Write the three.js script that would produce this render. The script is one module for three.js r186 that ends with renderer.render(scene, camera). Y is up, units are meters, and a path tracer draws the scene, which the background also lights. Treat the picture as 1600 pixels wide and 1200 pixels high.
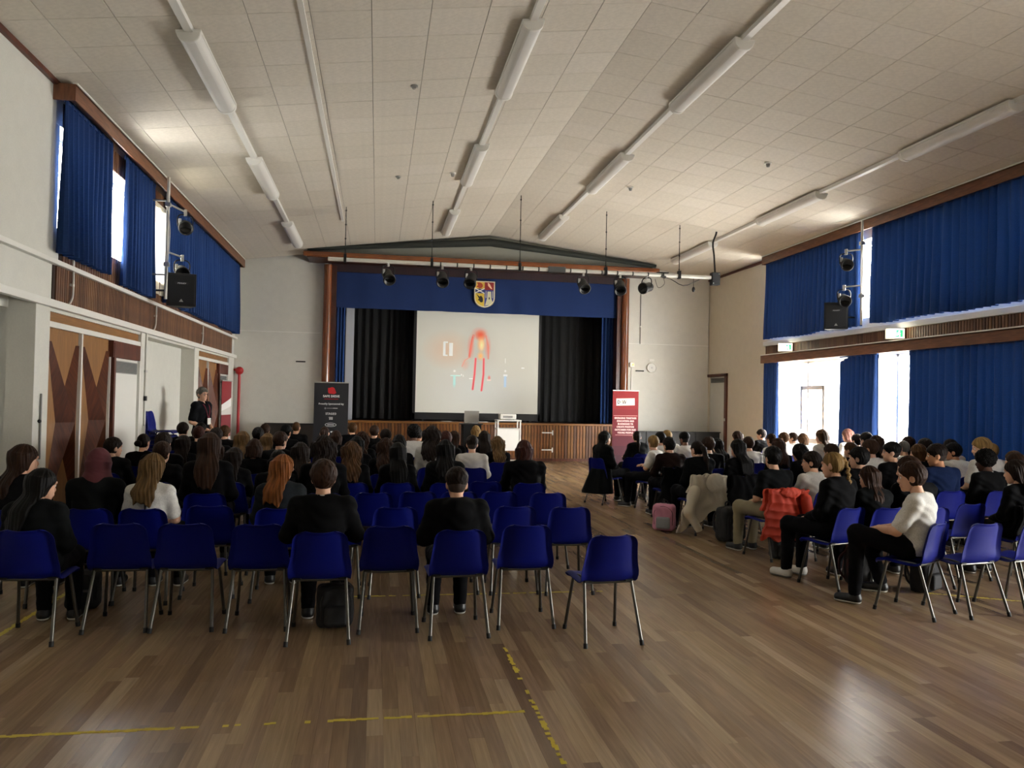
import * as THREE from 'three';
import { RoundedBoxGeometry } from 'three/addons/geometries/RoundedBoxGeometry.js';
import { mergeGeometries } from 'three/addons/utils/BufferGeometryUtils.js';
import { RectAreaLightUniformsLib } from 'three/addons/lights/RectAreaLightUniformsLib.js';

// ---------------------------------------------------------------- camera, sky, lights, exposure
const scene = new THREE.Scene();
const camera = new THREE.PerspectiveCamera(52.224, 4 / 3, 0.05, 400);
camera.position.set(0, 1.75, 0);
camera.rotation.order = 'YXZ';
camera.rotation.set(0.0211223, -0.1699357, 0.0201822);
const renderer = new THREE.WebGLRenderer({ antialias: true });
renderer.toneMapping = THREE.LinearToneMapping;
renderer.toneMappingExposure = 1.0;
renderer.shadowMap.enabled = true;
RectAreaLightUniformsLib.init();

const SKY = 30;                                             // bright overcast sky, seen and felt only through the windows
scene.background = new THREE.Color(1.0, 0.985, 0.945);
scene.backgroundIntensity = SKY;
const XL = -3.9, XR = 9.94, ZB = -22.55, ZF = 5.0;         // hall: left and right walls, back wall, wall behind the camera
const RIDGE = 6.4, XC = 3.02, slope = s => s < 0 ? 0.134 : 0.1185;   // the left eaves lie a little lower
const ceilY = x => RIDGE - slope(x - XC) * Math.abs(x - XC);
function skyLight(x, y, z, w, h, towardsX, k = 1) {        // daylight entering through one window band, just outside its glass
  const l = new THREE.RectAreaLight(new THREE.Color(1.0, 0.985, 0.945), SKY * k, w, h);
  l.position.set(x, y, z); l.lookAt(x + towardsX, y, z); scene.add(l); return l;
}
skyLight(XR + 0.62, 1.42, -13.1, 12.0, 2.7, -1);           // glazed doors, right
skyLight(XR + 0.62, 1.42, -3.9, 5.6, 2.7, -1);             // the same band further back, outside the frame, curtain drawn open
skyLight(XR + 0.62, 4.45, -10.4, 17.0, 1.95, -1);          // clerestory, right
skyLight(XL - 0.62, 4.5, -16.6, 12.5, 1.95, 1, 0.6);       // clerestory, left

// ---------------------------------------------------------------- helpers
let seed = 12345;
const rnd = () => { seed |= 0; seed = seed + 0x6D2B79F5 | 0; let t = Math.imul(seed ^ seed >>> 15, 1 | seed); t = t + Math.imul(t ^ t >>> 7, 61 | t) ^ t; return ((t ^ t >>> 14) >>> 0) / 4294967296; };
const rr = (a, b) => a + (b - a) * rnd();
const pick = a => a[Math.floor(rnd() * a.length)];
const R = d => d * Math.PI / 180;
const hash2 = (x, y, s) => { let h = Math.imul(x, 374761393) + Math.imul(y, 668265263) + Math.imul(s, 2246822519); h = Math.imul(h ^ h >>> 13, 1274126177); return ((h ^ h >>> 16) >>> 0) / 4294967296; };
function vnoise(x, y, px, py, s) {                         // tiling value noise
  const xi = Math.floor(x), yi = Math.floor(y), fx = x - xi, fy = y - yi, m = (a, n) => ((a % n) + n) % n;
  const u = fx * fx * (3 - 2 * fx), v = fy * fy * (3 - 2 * fy);
  const a = hash2(m(xi, px), m(yi, py), s), b = hash2(m(xi + 1, px), m(yi, py), s), c = hash2(m(xi, px), m(yi + 1, py), s), d = hash2(m(xi + 1, px), m(yi + 1, py), s);
  return a + (b - a) * u + (c - a) * v + (a - b - c + d) * u * v;
}
function dataTex(n, f, srgb, rep = 1) {
  const d = new Uint8Array(n * n * 4);
  for (let y = 0; y < n; y++) for (let x = 0; x < n; x++) {
    const c = f(x / n, y / n), i = (y * n + x) * 4;
    if (Array.isArray(c)) { d[i] = c[0]; d[i + 1] = c[1]; d[i + 2] = c[2]; } else d[i] = d[i + 1] = d[i + 2] = c;
    d[i + 3] = 255;
  }
  const t = new THREE.DataTexture(d, n, n, THREE.RGBAFormat);
  t.wrapS = t.wrapT = THREE.RepeatWrapping; t.magFilter = THREE.LinearFilter; t.minFilter = THREE.LinearMipmapLinearFilter; t.generateMipmaps = true;
  if (srgb) t.colorSpace = THREE.SRGBColorSpace;
  t.repeat.set(rep, rep); t.needsUpdate = true; return t;
}
const clamp255 = v => Math.max(0, Math.min(255, v));
// grain runs along v; values multiply the material colour
const grainTex = (rep, contrast, s) => dataTex(512, (u, v) => {
  const w = vnoise(u * 6, v * 3, 6, 3, s) * 0.35;
  const a = vnoise((u + w * 0.1) * 48, v * 5, 48, 5, s + 1), b = vnoise(u * 170, v * 9, 170, 9, s + 2), c = vnoise(u * 8, v * 2, 8, 2, s + 3);
  return clamp255(235 - contrast * (a * 0.5 + b * 0.32 + c * 0.4));
}, true, rep);
const speckTex = (rep, base, amp, s) => dataTex(256, (u, v) => clamp255(base - amp * (vnoise(u * 128, v * 128, 128, 128, s) * 0.6 + vnoise(u * 12, v * 12, 12, 12, s + 1) * 0.4)), true, rep);
const T = {
  grain: grainTex(1.6, 90, 3), grainFloor: grainTex(1.6, 46, 13), grainSoft: grainTex(1.1, 60, 9), tile: speckTex(3, 255, 26, 5), plaster: speckTex(0.8, 255, 12, 7),
  weave: dataTex(128, (u, v) => clamp255(255 - 46 * vnoise(u * 64, v * 64, 64, 64, 21)), true, 5),
  knit: dataTex(128, (u, v) => clamp255(150 + 60 * Math.sin(u * Math.PI * 64) * Math.sin(v * Math.PI * 64) + 40 * vnoise(u * 32, v * 32, 32, 32, 33)), false, 3),
};
const mat = (color, roughness = 0.8, o = {}) => new THREE.MeshPhysicalMaterial({ color: new THREE.Color(color), roughness, side: THREE.DoubleSide, ...o });
const M = {
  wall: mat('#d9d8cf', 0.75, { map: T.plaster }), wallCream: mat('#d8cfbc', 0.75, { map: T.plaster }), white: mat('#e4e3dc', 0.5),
  tile: mat('#dcd5c7', 0.9, { map: T.tile }), tileB: mat('#dad3c5', 0.9, { map: T.tile }), tileC: mat('#ded7ca', 0.9, { map: T.tile }), joint: mat('#7d7a72', 0.95),
  pelmet: mat('#a06743', 0.45, { map: T.grain }), slatA: mat('#a97350', 0.5, { map: T.grain }), slatB: mat('#976341', 0.5, { map: T.grain }), slatC: mat('#b98358', 0.5, { map: T.grain }), slatD: mat('#87573a', 0.5, { map: T.grain }),
  slatBack: mat('#2c1a10', 0.8), stageA: mat('#c07a3c', 0.42, { map: T.grain }), stageB: mat('#b06b30', 0.42, { map: T.grain }), stageC: mat('#cc8a48', 0.42, { map: T.grain }),
  leaf: mat('#b98146', 0.45, { map: T.grainSoft }), relief: mat('#7a3d1f', 0.4, { map: T.grain }), reddish: mat('#7d3a22', 0.45, { map: T.grain }),
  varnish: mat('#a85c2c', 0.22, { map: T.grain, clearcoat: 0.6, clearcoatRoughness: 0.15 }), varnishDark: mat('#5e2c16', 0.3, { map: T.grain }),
  curtain: mat('#193d77', 0.95, { map: T.weave, transmission: 0.012, thickness: 0 }), blackCloth: mat('#121314', 0.95, { map: T.weave }), valance: mat('#133066', 0.95, { map: T.weave }),
  cream: mat('#e8e2cc', 0.9, { transmission: 0.3, thickness: 0 }),
  black: mat('#0e0e10', 0.5), blackGloss: mat('#0b0b0d', 0.25), darkMetal: mat('#1b1b1d', 0.4, { metalness: 0.5 }), steel: mat('#b9b9b6', 0.35, { metalness: 0.8 }), pipeWhite: mat('#cfcdc4', 0.4),
  chairBlue: mat('#04116c', 0.5, { specularIntensity: 0.35 }), chrome: mat('#5c5a55', 0.32, { metalness: 0.9 }), rubber: mat('#0c0c0c', 0.7),
  glass: mat('#ffffff', 0.02, { transmission: 1, thickness: 0, ior: 1.45 }), frame: mat('#dfe0de', 0.4), red: mat('#a3161a', 0.4), grey: mat('#8b8b88', 0.6), greyDark: mat('#474a4a', 0.7),
  fixture: mat('#e3e2dc', 0.45), diffuser: mat('#dcdbd6', 0.5), soffit: mat('#262a26', 0.8), purple: mat('#3b1c22', 0.6, { map: T.grain }), paving: mat('#b9b6ae', 0.9), hedge: mat('#7d9360', 0.95),
  tape: mat('#c4ad2c', 0.6), paper: mat('#eceae4', 0.7), silver: mat('#b4b3ae', 0.4, { metalness: 0.4 }),
};
const used = {};
const numbered = n => { used[n] = (used[n] ?? -1) + 1; return used[n] ? n + '_' + String(used[n]).padStart(3, '0') : n; };
function uvm(g) {                                          // uv in metres from the dominant face direction; the grain (v) follows y on upright faces and z on level ones
  if (g.index) g = g.toNonIndexed();
  const p = g.attributes.position, n = g.attributes.normal, uv = new Float32Array(p.count * 2);
  for (let i = 0; i < p.count; i++) {
    const ax = Math.abs(n.getX(i)), ay = Math.abs(n.getY(i)), az = Math.abs(n.getZ(i));
    if (ax >= ay && ax >= az) { uv[2 * i] = p.getZ(i); uv[2 * i + 1] = p.getY(i); } else if (ay >= az) { uv[2 * i] = p.getX(i); uv[2 * i + 1] = p.getZ(i); } else { uv[2 * i] = p.getX(i); uv[2 * i + 1] = p.getY(i); }
  }
  g.setAttribute('uv', new THREE.BufferAttribute(uv, 2)); return g;
}
const swapUV = g => { const u = g.attributes.uv; for (let i = 0; i < u.count; i++) { const a = u.getX(i); u.setXY(i, u.getY(i), a); } return g; };
const clean = g => { let h = g.index ? g.toNonIndexed() : g; for (const k of Object.keys(h.attributes)) if (!['position', 'normal', 'uv', 'color'].includes(k)) h.deleteAttribute(k); return h; };
const join = l => { l = l.map(clean); const c = l.some(g => g.attributes.color); if (!c) for (const g of l) g.deleteAttribute('color'); return l.length > 1 ? mergeGeometries(l) : l[0]; };
const bx = (x0, x1, y0, y1, z0, z1, r = 0) => {
  const w = Math.abs(x1 - x0), h = Math.abs(y1 - y0), d = Math.abs(z1 - z0);
  const g = r ? new RoundedBoxGeometry(w, h, d, 1, Math.min(r, w / 2.1, h / 2.1, d / 2.1)) : new THREE.BoxGeometry(w, h, d);
  g.translate((x0 + x1) / 2, (y0 + y1) / 2, (z0 + z1) / 2); return uvm(g);
};
const cyl = (r0, r1, a, b, seg = 12) => {                  // cylinder of radius r0 at a to r1 at b
  const A = new THREE.Vector3(...a), B = new THREE.Vector3(...b), d = B.clone().sub(A), g = new THREE.CylinderGeometry(r1, r0, d.length(), seg);
  g.translate(0, d.length() / 2, 0); g.applyQuaternion(new THREE.Quaternion().setFromUnitVectors(new THREE.Vector3(0, 1, 0), d.normalize())); g.translate(...a); return clean(g);
};
const tube = (pts, r, seg = 8, n = 24, closed = false) => clean(new THREE.TubeGeometry(new THREE.CatmullRomCurve3(pts.map(p => new THREE.Vector3(...p)), closed, 'centripetal'), n, r, seg, closed));
const sph = (r, x, y, z, sx = 1, sy = 1, sz = 1, a = 14, b = 10) => clean(new THREE.SphereGeometry(r, a, b).scale(sx, sy, sz).translate(x, y, z));
function mesh(name, geo, m, parent) { const o = new THREE.Mesh(Array.isArray(geo) ? join(geo) : geo, m); o.name = parent ? name : numbered(name); o.castShadow = o.receiveShadow = true; (parent || scene).add(o); return o; }
function thing(name, label, category, pos = [0, 0, 0], turn = 0, group) {
  const o = new THREE.Group(); o.name = numbered(name); o.position.set(...pos); o.rotation.y = turn; o.userData = { label, category }; if (group) o.userData.group = group; scene.add(o); return o;
}
const rel = (geo, t) => { const g = Array.isArray(geo) ? join(geo) : geo; g.translate(-t.position.x, -t.position.y, -t.position.z); return g; };
const part = (name, geo, m, t) => mesh(name, rel(geo, t), m, t);      // geometry given in world metres, moved under its thing
const sub = (name, geo, m, p) => mesh(name, rel(geo, p.parent), m, p); // sub-part of a part that sits at its thing's origin
function struct(name, label, category, geo, m) { const o = mesh(name, geo, m); o.userData = { kind: 'structure', label, category }; return o; }
function structGroup(name, label, category) { const o = new THREE.Group(); o.name = numbered(name); o.userData = { kind: 'structure', label, category }; scene.add(o); return o; }
function canvasTex(w, h, draw) { const c = document.createElement('canvas'); c.width = w; c.height = h; draw(c.getContext('2d'), w, h); const t = new THREE.CanvasTexture(c); t.colorSpace = THREE.SRGBColorSpace; return t; }

// ---------------------------------------------------------------- floor of narrow boards
{
  const W = 0.0865, floor = struct('floor', 'worn brown hardwood board floor of the hall', 'floor', bx(XL - 0.8, XR + 0.3, -0.2, -0.012, -27.3, ZF), mat('#4a3826', 0.8));
  const tones = ['#b89b78', '#ae9170', '#bfa27b', '#b39573', '#a78968', '#c5a983', '#b89978', '#af9273', '#cfb490', '#977c61'].map(c => new THREE.Color(c));
  const mats = tones.map(c => { const m = mat('#ffffff', 0.27, { map: T.grainFloor }); m.color.copy(c); return m; });
  const lens = [0.42, 0.66, 0.95, 1.3, 1.7, 2.2], geos = lens.map(L => [0, 1, 2].map(k => { const g = bx(-W / 2 + 0.0004, W / 2 - 0.0004, -0.012, 0, -L / 2 + 0.0004, L / 2 - 0.0004); const uv = g.attributes.uv; for (let i = 0; i < uv.count; i++) uv.setXY(i, uv.getX(i) + k * 0.21 + L * 0.37, uv.getY(i) * 0.55 + k * 0.33 + L * 0.2); return g; }));
  const all = [];
  for (let x = XL - 0.7; x < XR; x += W) for (let z = ZF - rr(0, 1.5); z > ZB;) {
    const li = Math.floor(rnd() * 6), L = lens[li]; let c = Math.floor(rnd() * 8); if (rnd() < 0.06) c = 8; else if (rnd() < 0.06) c = 9;
    all.push([x + W / 2, z - L / 2, li, Math.floor(rnd() * 3), c]); z -= L;
  }
  const seen = b => { const d = -b[1]; return d > 3.4 && d < 9 && b[0] > -0.46 * d - 0.3 && b[0] < 0.86 * d + 0.6; };
  const order = all.filter(seen).sort((a, b) => lens[b[2]] / b[1] ** 2 - lens[a[2]] / a[1] ** 2), near = new Set(order.slice(0, 300)), rest = [];
  for (const b of all) {
    if (near.has(b)) { const o = mesh('floor_board', geos[b[2]][b[3]], mats[b[4]], floor); o.position.set(b[0], 0, b[1]); continue; }
    const g = geos[b[2]][b[3]].clone().translate(b[0], 0, b[1]), n = g.attributes.position.count, col = new Float32Array(n * 3), c = tones[b[4]];
    for (let i = 0; i < n; i++) { col[3 * i] = c.r; col[3 * i + 1] = c.g; col[3 * i + 2] = c.b; }
    g.setAttribute('color', new THREE.BufferAttribute(col, 3)); rest.push(g);
  }
  const o = mesh('floor_boards', rest, mat('#ffffff', 0.27, { map: T.grainFloor, vertexColors: true }), floor); o.userData.kind = 'stuff';
}
// worn yellow court lines painted on the boards
function tapeLine(label, pts, w) {
  const t = thing('floor_line', label, 'floor line', [pts[0][0], 0, pts[0][1]]), g = [];
  for (const [x0, z0, x1, z1, dens] of [[...pts[0], ...pts[1], pts[2]]]) {
    const L = Math.hypot(x1 - x0, z1 - z0), n = Math.floor(L / 0.03), ax = Math.abs(x1 - x0) > Math.abs(z1 - z0);
    for (let i = 0; i < n; i++) {
      const f = (i + 0.5) / n, worn = 0.55 * vnoise(i * 0.09, 3, 999, 99, Math.round(L * 10)) + 0.45 * rnd(); if (worn > dens) continue;
      const cx = x0 + (x1 - x0) * f, cz = z0 + (z1 - z0) * f, a = rr(0.25, 0.5) * w, s = rr(-0.12, 0.12) * w;
      g.push(ax ? bx(cx - 0.0155, cx + 0.0155, 0.0004, 0.0014, cz + s - a, cz + s + a) : bx(cx + s - a, cx + s + a, 0.0004, 0.0014, cz - 0.0155, cz + 0.0155));
    }
  }
  part('paint', g, M.tape, t);
}
tapeLine('worn yellow line across the floor in the near foreground', [[-3.2, -4.37], [0.86, -4.37], 0.62], 0.036);
tapeLine('broken yellow line running along the floor right of the crossing line', [[0.93, -5.6], [0.93, -3.2], 0.5], 0.036);
tapeLine('yellow line running under the rear chairs of the left block', [[-2.62, -5.6], [-2.62, -9.5], 0.85], 0.05);
tapeLine('faint yellow line across the floor under the left block of chairs', [[-0.4, -7.05], [2.1, -7.05], 0.55], 0.04);
tapeLine('yellow line on the floor under the empty chairs of the right block', [[5.2, -6.7], [7.6, -5.4], 0.7], 0.045);

// ---------------------------------------------------------------- ceiling of square tiles on two shallow slopes
{
  const ceil = structGroup('ceiling', 'shallow pitched ceiling of off-white square tiles', 'ceiling'), ca = 0.9925, lens = [0.58, 0.65, 0.49], cuts = [0, 0.58];
  for (let i = 0; i < 9; i++) cuts.push(cuts.at(-1) + 0.65); cuts.push(6.92);
  for (const s of [-1, 1]) { const L = 7.4 / ca, g = new THREE.BoxGeometry(L, 0.12, ZF - ZB + 4.2); g.rotateZ(-s * Math.atan(slope(s))); g.translate(XC + s * 3.7, RIDGE - slope(s) * 3.7 + 0.074, (ZF + ZB - 4.2) / 2 + 0.1); mesh('ceiling_deck', uvm(g), M.joint, ceil); }
  const geos = {}; for (const w of [0.58, 0.65, 0.49]) geos[w] = [0, 1].map(k => { const g = new RoundedBoxGeometry(w / ca - 0.005, 0.016, 0.655, 1, 0.003); return uvm(g).translate(0, 0, 0); });
  const all = [];
  for (const s of [-1, 1]) for (let i = 0; i < cuts.length - 1; i++) for (let z = 4.6, j = 0; z > ZB + 0.2; z -= 0.66, j++) {
    const w = Math.round((cuts[i + 1] - cuts[i]) * 100) / 100, dx = (cuts[i] + cuts[i + 1]) / 2;
    all.push([XC + s * dx, RIDGE - slope(s) * dx + 0.006 - 0.0004 * Math.floor(rnd() * 5), z - 0.33, s, geos[w] ? w : 0.49, Math.floor(rnd() * 3)]);
  }
  const key = t => { const d = -t[2]; return d > 6.6 && t[0] > -0.5 * d && t[0] < 0.86 * d ? 1 / d : 0; };
  const near = new Set(all.filter(key).sort((a, b) => key(b) - key(a)).slice(0, 300)), rest = [], mm = [M.tile, M.tileB, M.tileC];
  for (const t of all) {
    const g = geos[t[4]][0];
    if (near.has(t)) { const o = mesh('ceiling_tile', g, mm[t[5]], ceil); o.position.set(t[0], t[1], t[2]); o.rotation.z = -t[3] * Math.atan(slope(t[3])); } else rest.push(g.clone().rotateZ(-t[3] * Math.atan(slope(t[3]))).translate(t[0], t[1], t[2]));
  }
  mesh('ceiling_tiles', rest, M.tile, ceil).userData.kind = 'stuff';
}

// ---------------------------------------------------------------- walls
// left wall: solid near end over an alcove, clerestory band, slatted band, bays below
const YS0 = 2.83, YS1 = 3.29, YW0 = 3.42, YW1 = 5.36;
const wl = structGroup('wall_left', 'white painted left wall with recessed bays', 'wall');
mesh('masonry', [bx(XL - 0.3, XL, 2.84, 5.62, -10.22, ZF), bx(XL - 0.85, XL - 0.5, -0.1, 5.6, -9.82, ZF), bx(XL - 0.5, XL - 0.3, 2.7, 2.84, -10.22, ZF), bx(XL - 0.3, XL, 5.0, 5.62, ZB, -10.22), bx(XL - 0.3, XL, 3.7, 5.05, ZB, -21.7), bx(XL - 0.3, XL - 0.01, 3.7, 5.05, -10.35, -10.22), bx(XL - 0.3, XL, 3.29, 3.74, ZB, -10.22), bx(XL - 0.3, XL - 0.02, 2.72, 3.3, ZB, -10.22),
  bx(XL - 0.85, XL - 0.3, -0.1, 2.84, ZB, -9.82)], M.wall, wl);
mesh('recess', [bx(XL - 0.42, XL - 0.28, 0, 2.75, -17.8, -14.3)], M.wall, wl);
for (const [a, b] of [[-10.22, -9.82], [-14.3, -13.92], [-18.2, -17.8], [-22.5, -21.75]]) mesh('pilaster', bx(XL - 0.5, XL, 0, 2.84, a, b, 0.006), M.wall, wl);
const trims = [['trim_1', 'white dado ledge under the left curtains', bx(XL - 0.02, XL + 0.07, 3.28, 3.34, ZB, ZF, 0.006)], ['trim_2', 'white ledge under the left slatted band', bx(XL - 0.02, XL + 0.06, 2.76, 2.85, ZB, ZF, 0.006)]];
for (const [n, l, g] of trims) struct(n, l, 'trim', g, M.white);
struct('trim_3', 'thin dark wooden trim between left wall and ceiling', 'trim', bx(XL, XL + 0.05, 5.42, 5.5, -10.2, ZF), M.reddish);
function slatBand(name, label, x, side, y0, y1, z0, z1, pitch, ms) {  // a slatted panel, one mesh for each slat
  const t = thing(name, label, 'wall panelling', [x, y0, (z0 + z1) / 2]);
  part('backing', bx(x - side * 0.02, x + side * 0.004, y0, y1, z0, z1), M.slatBack, t);
  const g = bx(-0.009, 0.009, 0, y1 - y0, -pitch * 0.38, pitch * 0.38, 0.003), n = Math.floor(Math.abs(z1 - z0) / pitch);
  for (let i = 0; i < n; i++) { const o = mesh('slat', g, pick(ms), t); o.position.set(side * 0.012, 0, Math.min(z0, z1) + (i + 0.5) * pitch - t.position.z); }
}
const SL = [M.slatA, M.slatB, M.slatC, M.slatA, M.slatD];
slatBand('slatted_panel', 'brown slatted wood band on the left wall above the doors', XL, 1, YS0 + 0.02, YS1 - 0.01, -22.0, -10.25, 0.068, SL);
slatBand('slatted_panel', 'brown slatted wood band on the right wall under the upper curtains', XR, -1, 3.05, 3.29, -18.95, -2.0, 0.068, SL);
slatBand('slatted_panel', 'strip of brown slats over the left clerestory window behind the curtains', XL, 1, 5.0, 5.3, -22.0, -10.4, 0.09, SL);
slatBand('slatted_panel', 'strip of brown slats below the left clerestory window behind the curtains', XL, 1, 3.35, 3.74, -22.0, -10.4, 0.09, SL);

// right wall, its colour slightly warmer than that of the other walls
const wr = structGroup('wall_right', 'right wall in a warmer cream tone with glazing and curtains', 'wall');
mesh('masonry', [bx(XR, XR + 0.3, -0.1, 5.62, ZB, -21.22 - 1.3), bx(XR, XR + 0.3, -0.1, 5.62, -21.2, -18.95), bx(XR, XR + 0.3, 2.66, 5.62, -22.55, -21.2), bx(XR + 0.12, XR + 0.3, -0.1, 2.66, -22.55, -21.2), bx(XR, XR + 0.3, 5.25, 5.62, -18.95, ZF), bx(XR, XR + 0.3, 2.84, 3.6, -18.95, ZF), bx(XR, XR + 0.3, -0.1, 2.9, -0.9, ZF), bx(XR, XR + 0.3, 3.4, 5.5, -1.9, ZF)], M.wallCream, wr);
struct('trim_4', 'white ledge under the upper right curtains', 'trim', bx(XR - 0.09, XR + 0.02, 3.29, 3.4, -18.95, ZF, 0.006), M.white);
struct('trim_5', 'thin dark wooden trim between right wall and ceiling by the stage', 'trim', bx(XR - 0.04, XR, 5.5, 5.56, ZB, -19.0), M.reddish);

// back wall with the stage opening, wall behind the camera
const wb = structGroup('wall_back', 'white back wall around the stage opening', 'wall');
mesh('masonry', [bx(XL - 0.3, -1.32, -0.1, 6.5, ZB - 0.25, ZB), bx(7.1, XR + 0.3, -0.1, 6.5, ZB - 0.25, ZB), bx(-1.32, 7.1, 5.36, 6.5, ZB - 0.25, ZB)], M.wall, wb);
mesh('groove_strip', [bx(XL, -1.6, 3.52, 3.545, ZB, ZB + 0.012), bx(7.4, XR, 3.52, 3.545, ZB, ZB + 0.012)], M.white, wb);
struct('wall_rear', 'plain wall behind the viewer', 'wall', bx(XL - 0.9, XR + 0.3, -0.1, 6.6, ZF, ZF + 0.3), M.wall);
// stage house
const sh = structGroup('wall_stage', 'dark walls and ceiling of the stage', 'wall');
mesh('masonry', [bx(-1.75, -1.45, 0, 6.3, -27.2, ZB - 0.25), bx(7.2, 7.5, 0, 6.3, -27.2, ZB - 0.25), bx(-1.75, 7.5, 0, 6.3, -27.4, -27.1), bx(-1.75, 7.5, 5.9, 6.2, -27.2, ZB - 0.25)], M.greyDark, sh);
mesh('stage_cheek', bx(-0.95, -0.72, 1.1, 4.5, -23.6, -23.4), mat('#b9bcc4', 0.7), sh);

// ground outside
struct('ground', 'pale paving outside the windows', 'ground', [bx(XR + 0.3, XR + 40, -0.35, -0.12, -60, 40), bx(XL - 40, XL - 0.85, -0.35, -0.12, -60, 40)], M.paving);

// ---------------------------------------------------------------- windows
function windowBand(name, label, x, side, y0, y1, z0, z1, n, rail) {   // frame, mullions and one pane in each light
  const w = structGroup(name, label, 'window'), xo = x + side * 0.16, c = Math.abs(z1 - z0) / n, za = Math.min(z0, z1);
  mesh('frame', [bx(xo - 0.03, xo + 0.03, y0, y0 + 0.06, z0, z1), bx(xo - 0.03, xo + 0.03, y1 - 0.06, y1, z0, z1)], M.frame, w);
  for (let i = 0; i <= n; i++) mesh('mullion', bx(xo - 0.03, xo + 0.03, y0, y1, za + i * c - 0.03, za + i * c + 0.03), M.frame, w);
  const ys = rail ? [y0, rail, y1] : [y0, y1];
  if (rail) mesh('transom', bx(xo - 0.025, xo + 0.025, rail - 0.03, rail + 0.03, z0, z1), M.frame, w);
  for (let i = 0; i < n; i++) for (let k = 0; k < ys.length - 1; k++) mesh('pane', bx(xo - 0.002, xo + 0.002, ys[k] + 0.03, ys[k + 1] - 0.03, za + i * c + 0.03, za + (i + 1) * c - 0.03), M.glass, w);
  return w;
}
windowBand('window_1', 'row of high windows behind the left curtains', XL - 0.1, -1, 3.74, 5.0, -21.7, -10.35, 10);
windowBand('window_2', 'row of high windows behind the upper right curtains', XR + 0.1, 1, 3.6, 5.25, -18.95, -1.9, 14);
const gw = windowBand('window_3', 'floor to ceiling glazed doors behind the lower right curtains', XR + 0.1, 1, 0, 2.84, -18.95, -0.9, 11, 0.9);
for (const z of [-17.55, -13.6]) mesh('door_frame', [bx(XR + 0.2, XR + 0.3, 0, 2.25, z - 0.05, z + 0.05), bx(XR + 0.2, XR + 0.3, 0, 2.25, z + 0.9, z + 1.0), bx(XR + 0.2, XR + 0.3, 2.15, 2.25, z, z + 0.95), bx(XR + 0.2, XR + 0.3, 0.9, 1.0, z, z + 0.95), bx(XR + 0.2, XR + 0.3, 0.0, 0.12, z, z + 0.95)], M.frame, gw);
mesh('door_handle', [bx(XR + 0.12, XR + 0.2, 1.05, 1.09, -17.42, -17.3), bx(XR + 0.12, XR + 0.2, 1.0, 1.2, -17.46, -17.43)], M.steel, gw);

// ---------------------------------------------------------------- pelmets and curtains
const pelmet = (label, x0, x1, y0, y1, z0, z1) => { const t = thing('curtain_pelmet', label, 'pelmet', [(x0 + x1) / 2, y0, (z0 + z1) / 2]); const side = x0 < 0 ? x1 : x0, dir = x0 < 0 ? -1 : 1;
  part('front_board', swapUV(bx(side, side + dir * 0.025, y0, y1, z0, z1, 0.004)), M.pelmet, t); part('top_board', bx(x0, x1, y1 - 0.02, y1, z0, z1), M.pelmet, t);
  for (const z of [z0, z1]) part('end_board', bx(x0, x1, y0, y1, z - 0.012, z + 0.012), M.pelmet, t);
  part('capping', bx(side - dir * 0.015, side + dir * 0.04, y1, y1 + 0.022, z0, z1), M.white, t); };
pelmet('long wooden pelmet over the left curtains', XL, XL + 0.25, 5.24, 5.44, -22.3, -10.1);
pelmet('long wooden pelmet over the upper right curtains', XR - 0.25, XR, 5.37, 5.57, -18.75, -1.5);
pelmet('long wooden pelmet over the glazed doors at right', XR - 0.25, XR, 2.83, 3.03, -18.75, -1.5);

function curtainGeo(w, h, lam, amp, o = {}) {              // pleated cloth hanging in the x-y plane from (0,0) to (w,-h); pleats in z
  const per = 9, n = Math.max(10, Math.round(w / lam * per)), rows = 12, pos = [], uv = [], idx = [], ph = [0], s0 = o.seed || 1;
  for (let i = 1; i <= n; i++) ph.push(ph[i - 1] + (2 * Math.PI / per) * (0.6 + 0.9 * vnoise(i / per * 0.9, 1.5, 999, 9, s0)));
  for (let j = 0; j <= rows; j++) for (let i = 0; i <= n; i++) {
    const t = j / rows, u = i / n, a = amp * (0.55 + 0.6 * t) * (0.55 + 0.8 * vnoise(i / per * 0.5, t * 1.2 + 4, 999, 99, s0 + 2));
    const sw = Math.sin(ph[i] + 0.8 * (vnoise(i / per * 0.3, t * 2, 999, 99, s0 + 3) - 0.5)), z = a * (Math.sign(sw) * Math.abs(sw) ** 0.8) + 0.03 * (vnoise(u * w * 0.9, t * 2, 999, 99, s0 + 4) - 0.5) * t;
    let x = u * w + 0.25 * a * Math.cos(ph[i] * 2);
    if (o.waist) { const g = 1 - o.waist * Math.exp(-(((t - 0.75) / 0.35) ** 2)); x = w / 2 + (x - w / 2) * g; }
    if (o.flare) x += (x / w - 0.5) * o.flare * (t - 0.3);
    let drop = h * t; if (j === rows) drop += 0.04 * Math.min(1, amp / 0.045) * (vnoise(u * w * 2, 7, 999, 99, s0 + 5) - 0.5); if (o.sag) drop += o.sag * Math.max(0, 1 - u * 3) * (1 - t);
    pos.push(x, -drop, z); uv.push(x, -drop);
  }
  for (let j = 0; j < rows; j++) for (let i = 0; i < n; i++) { const a = j * (n + 1) + i, b = a + n + 1; idx.push(a, b, a + 1, a + 1, b, b + 1); }
  const g = new THREE.BufferGeometry(); g.setAttribute('position', new THREE.Float32BufferAttribute(pos, 3)); g.setAttribute('uv', new THREE.Float32BufferAttribute(uv, 2)); g.setIndex(idx); g.computeVertexNormals(); return g;
}
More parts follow.
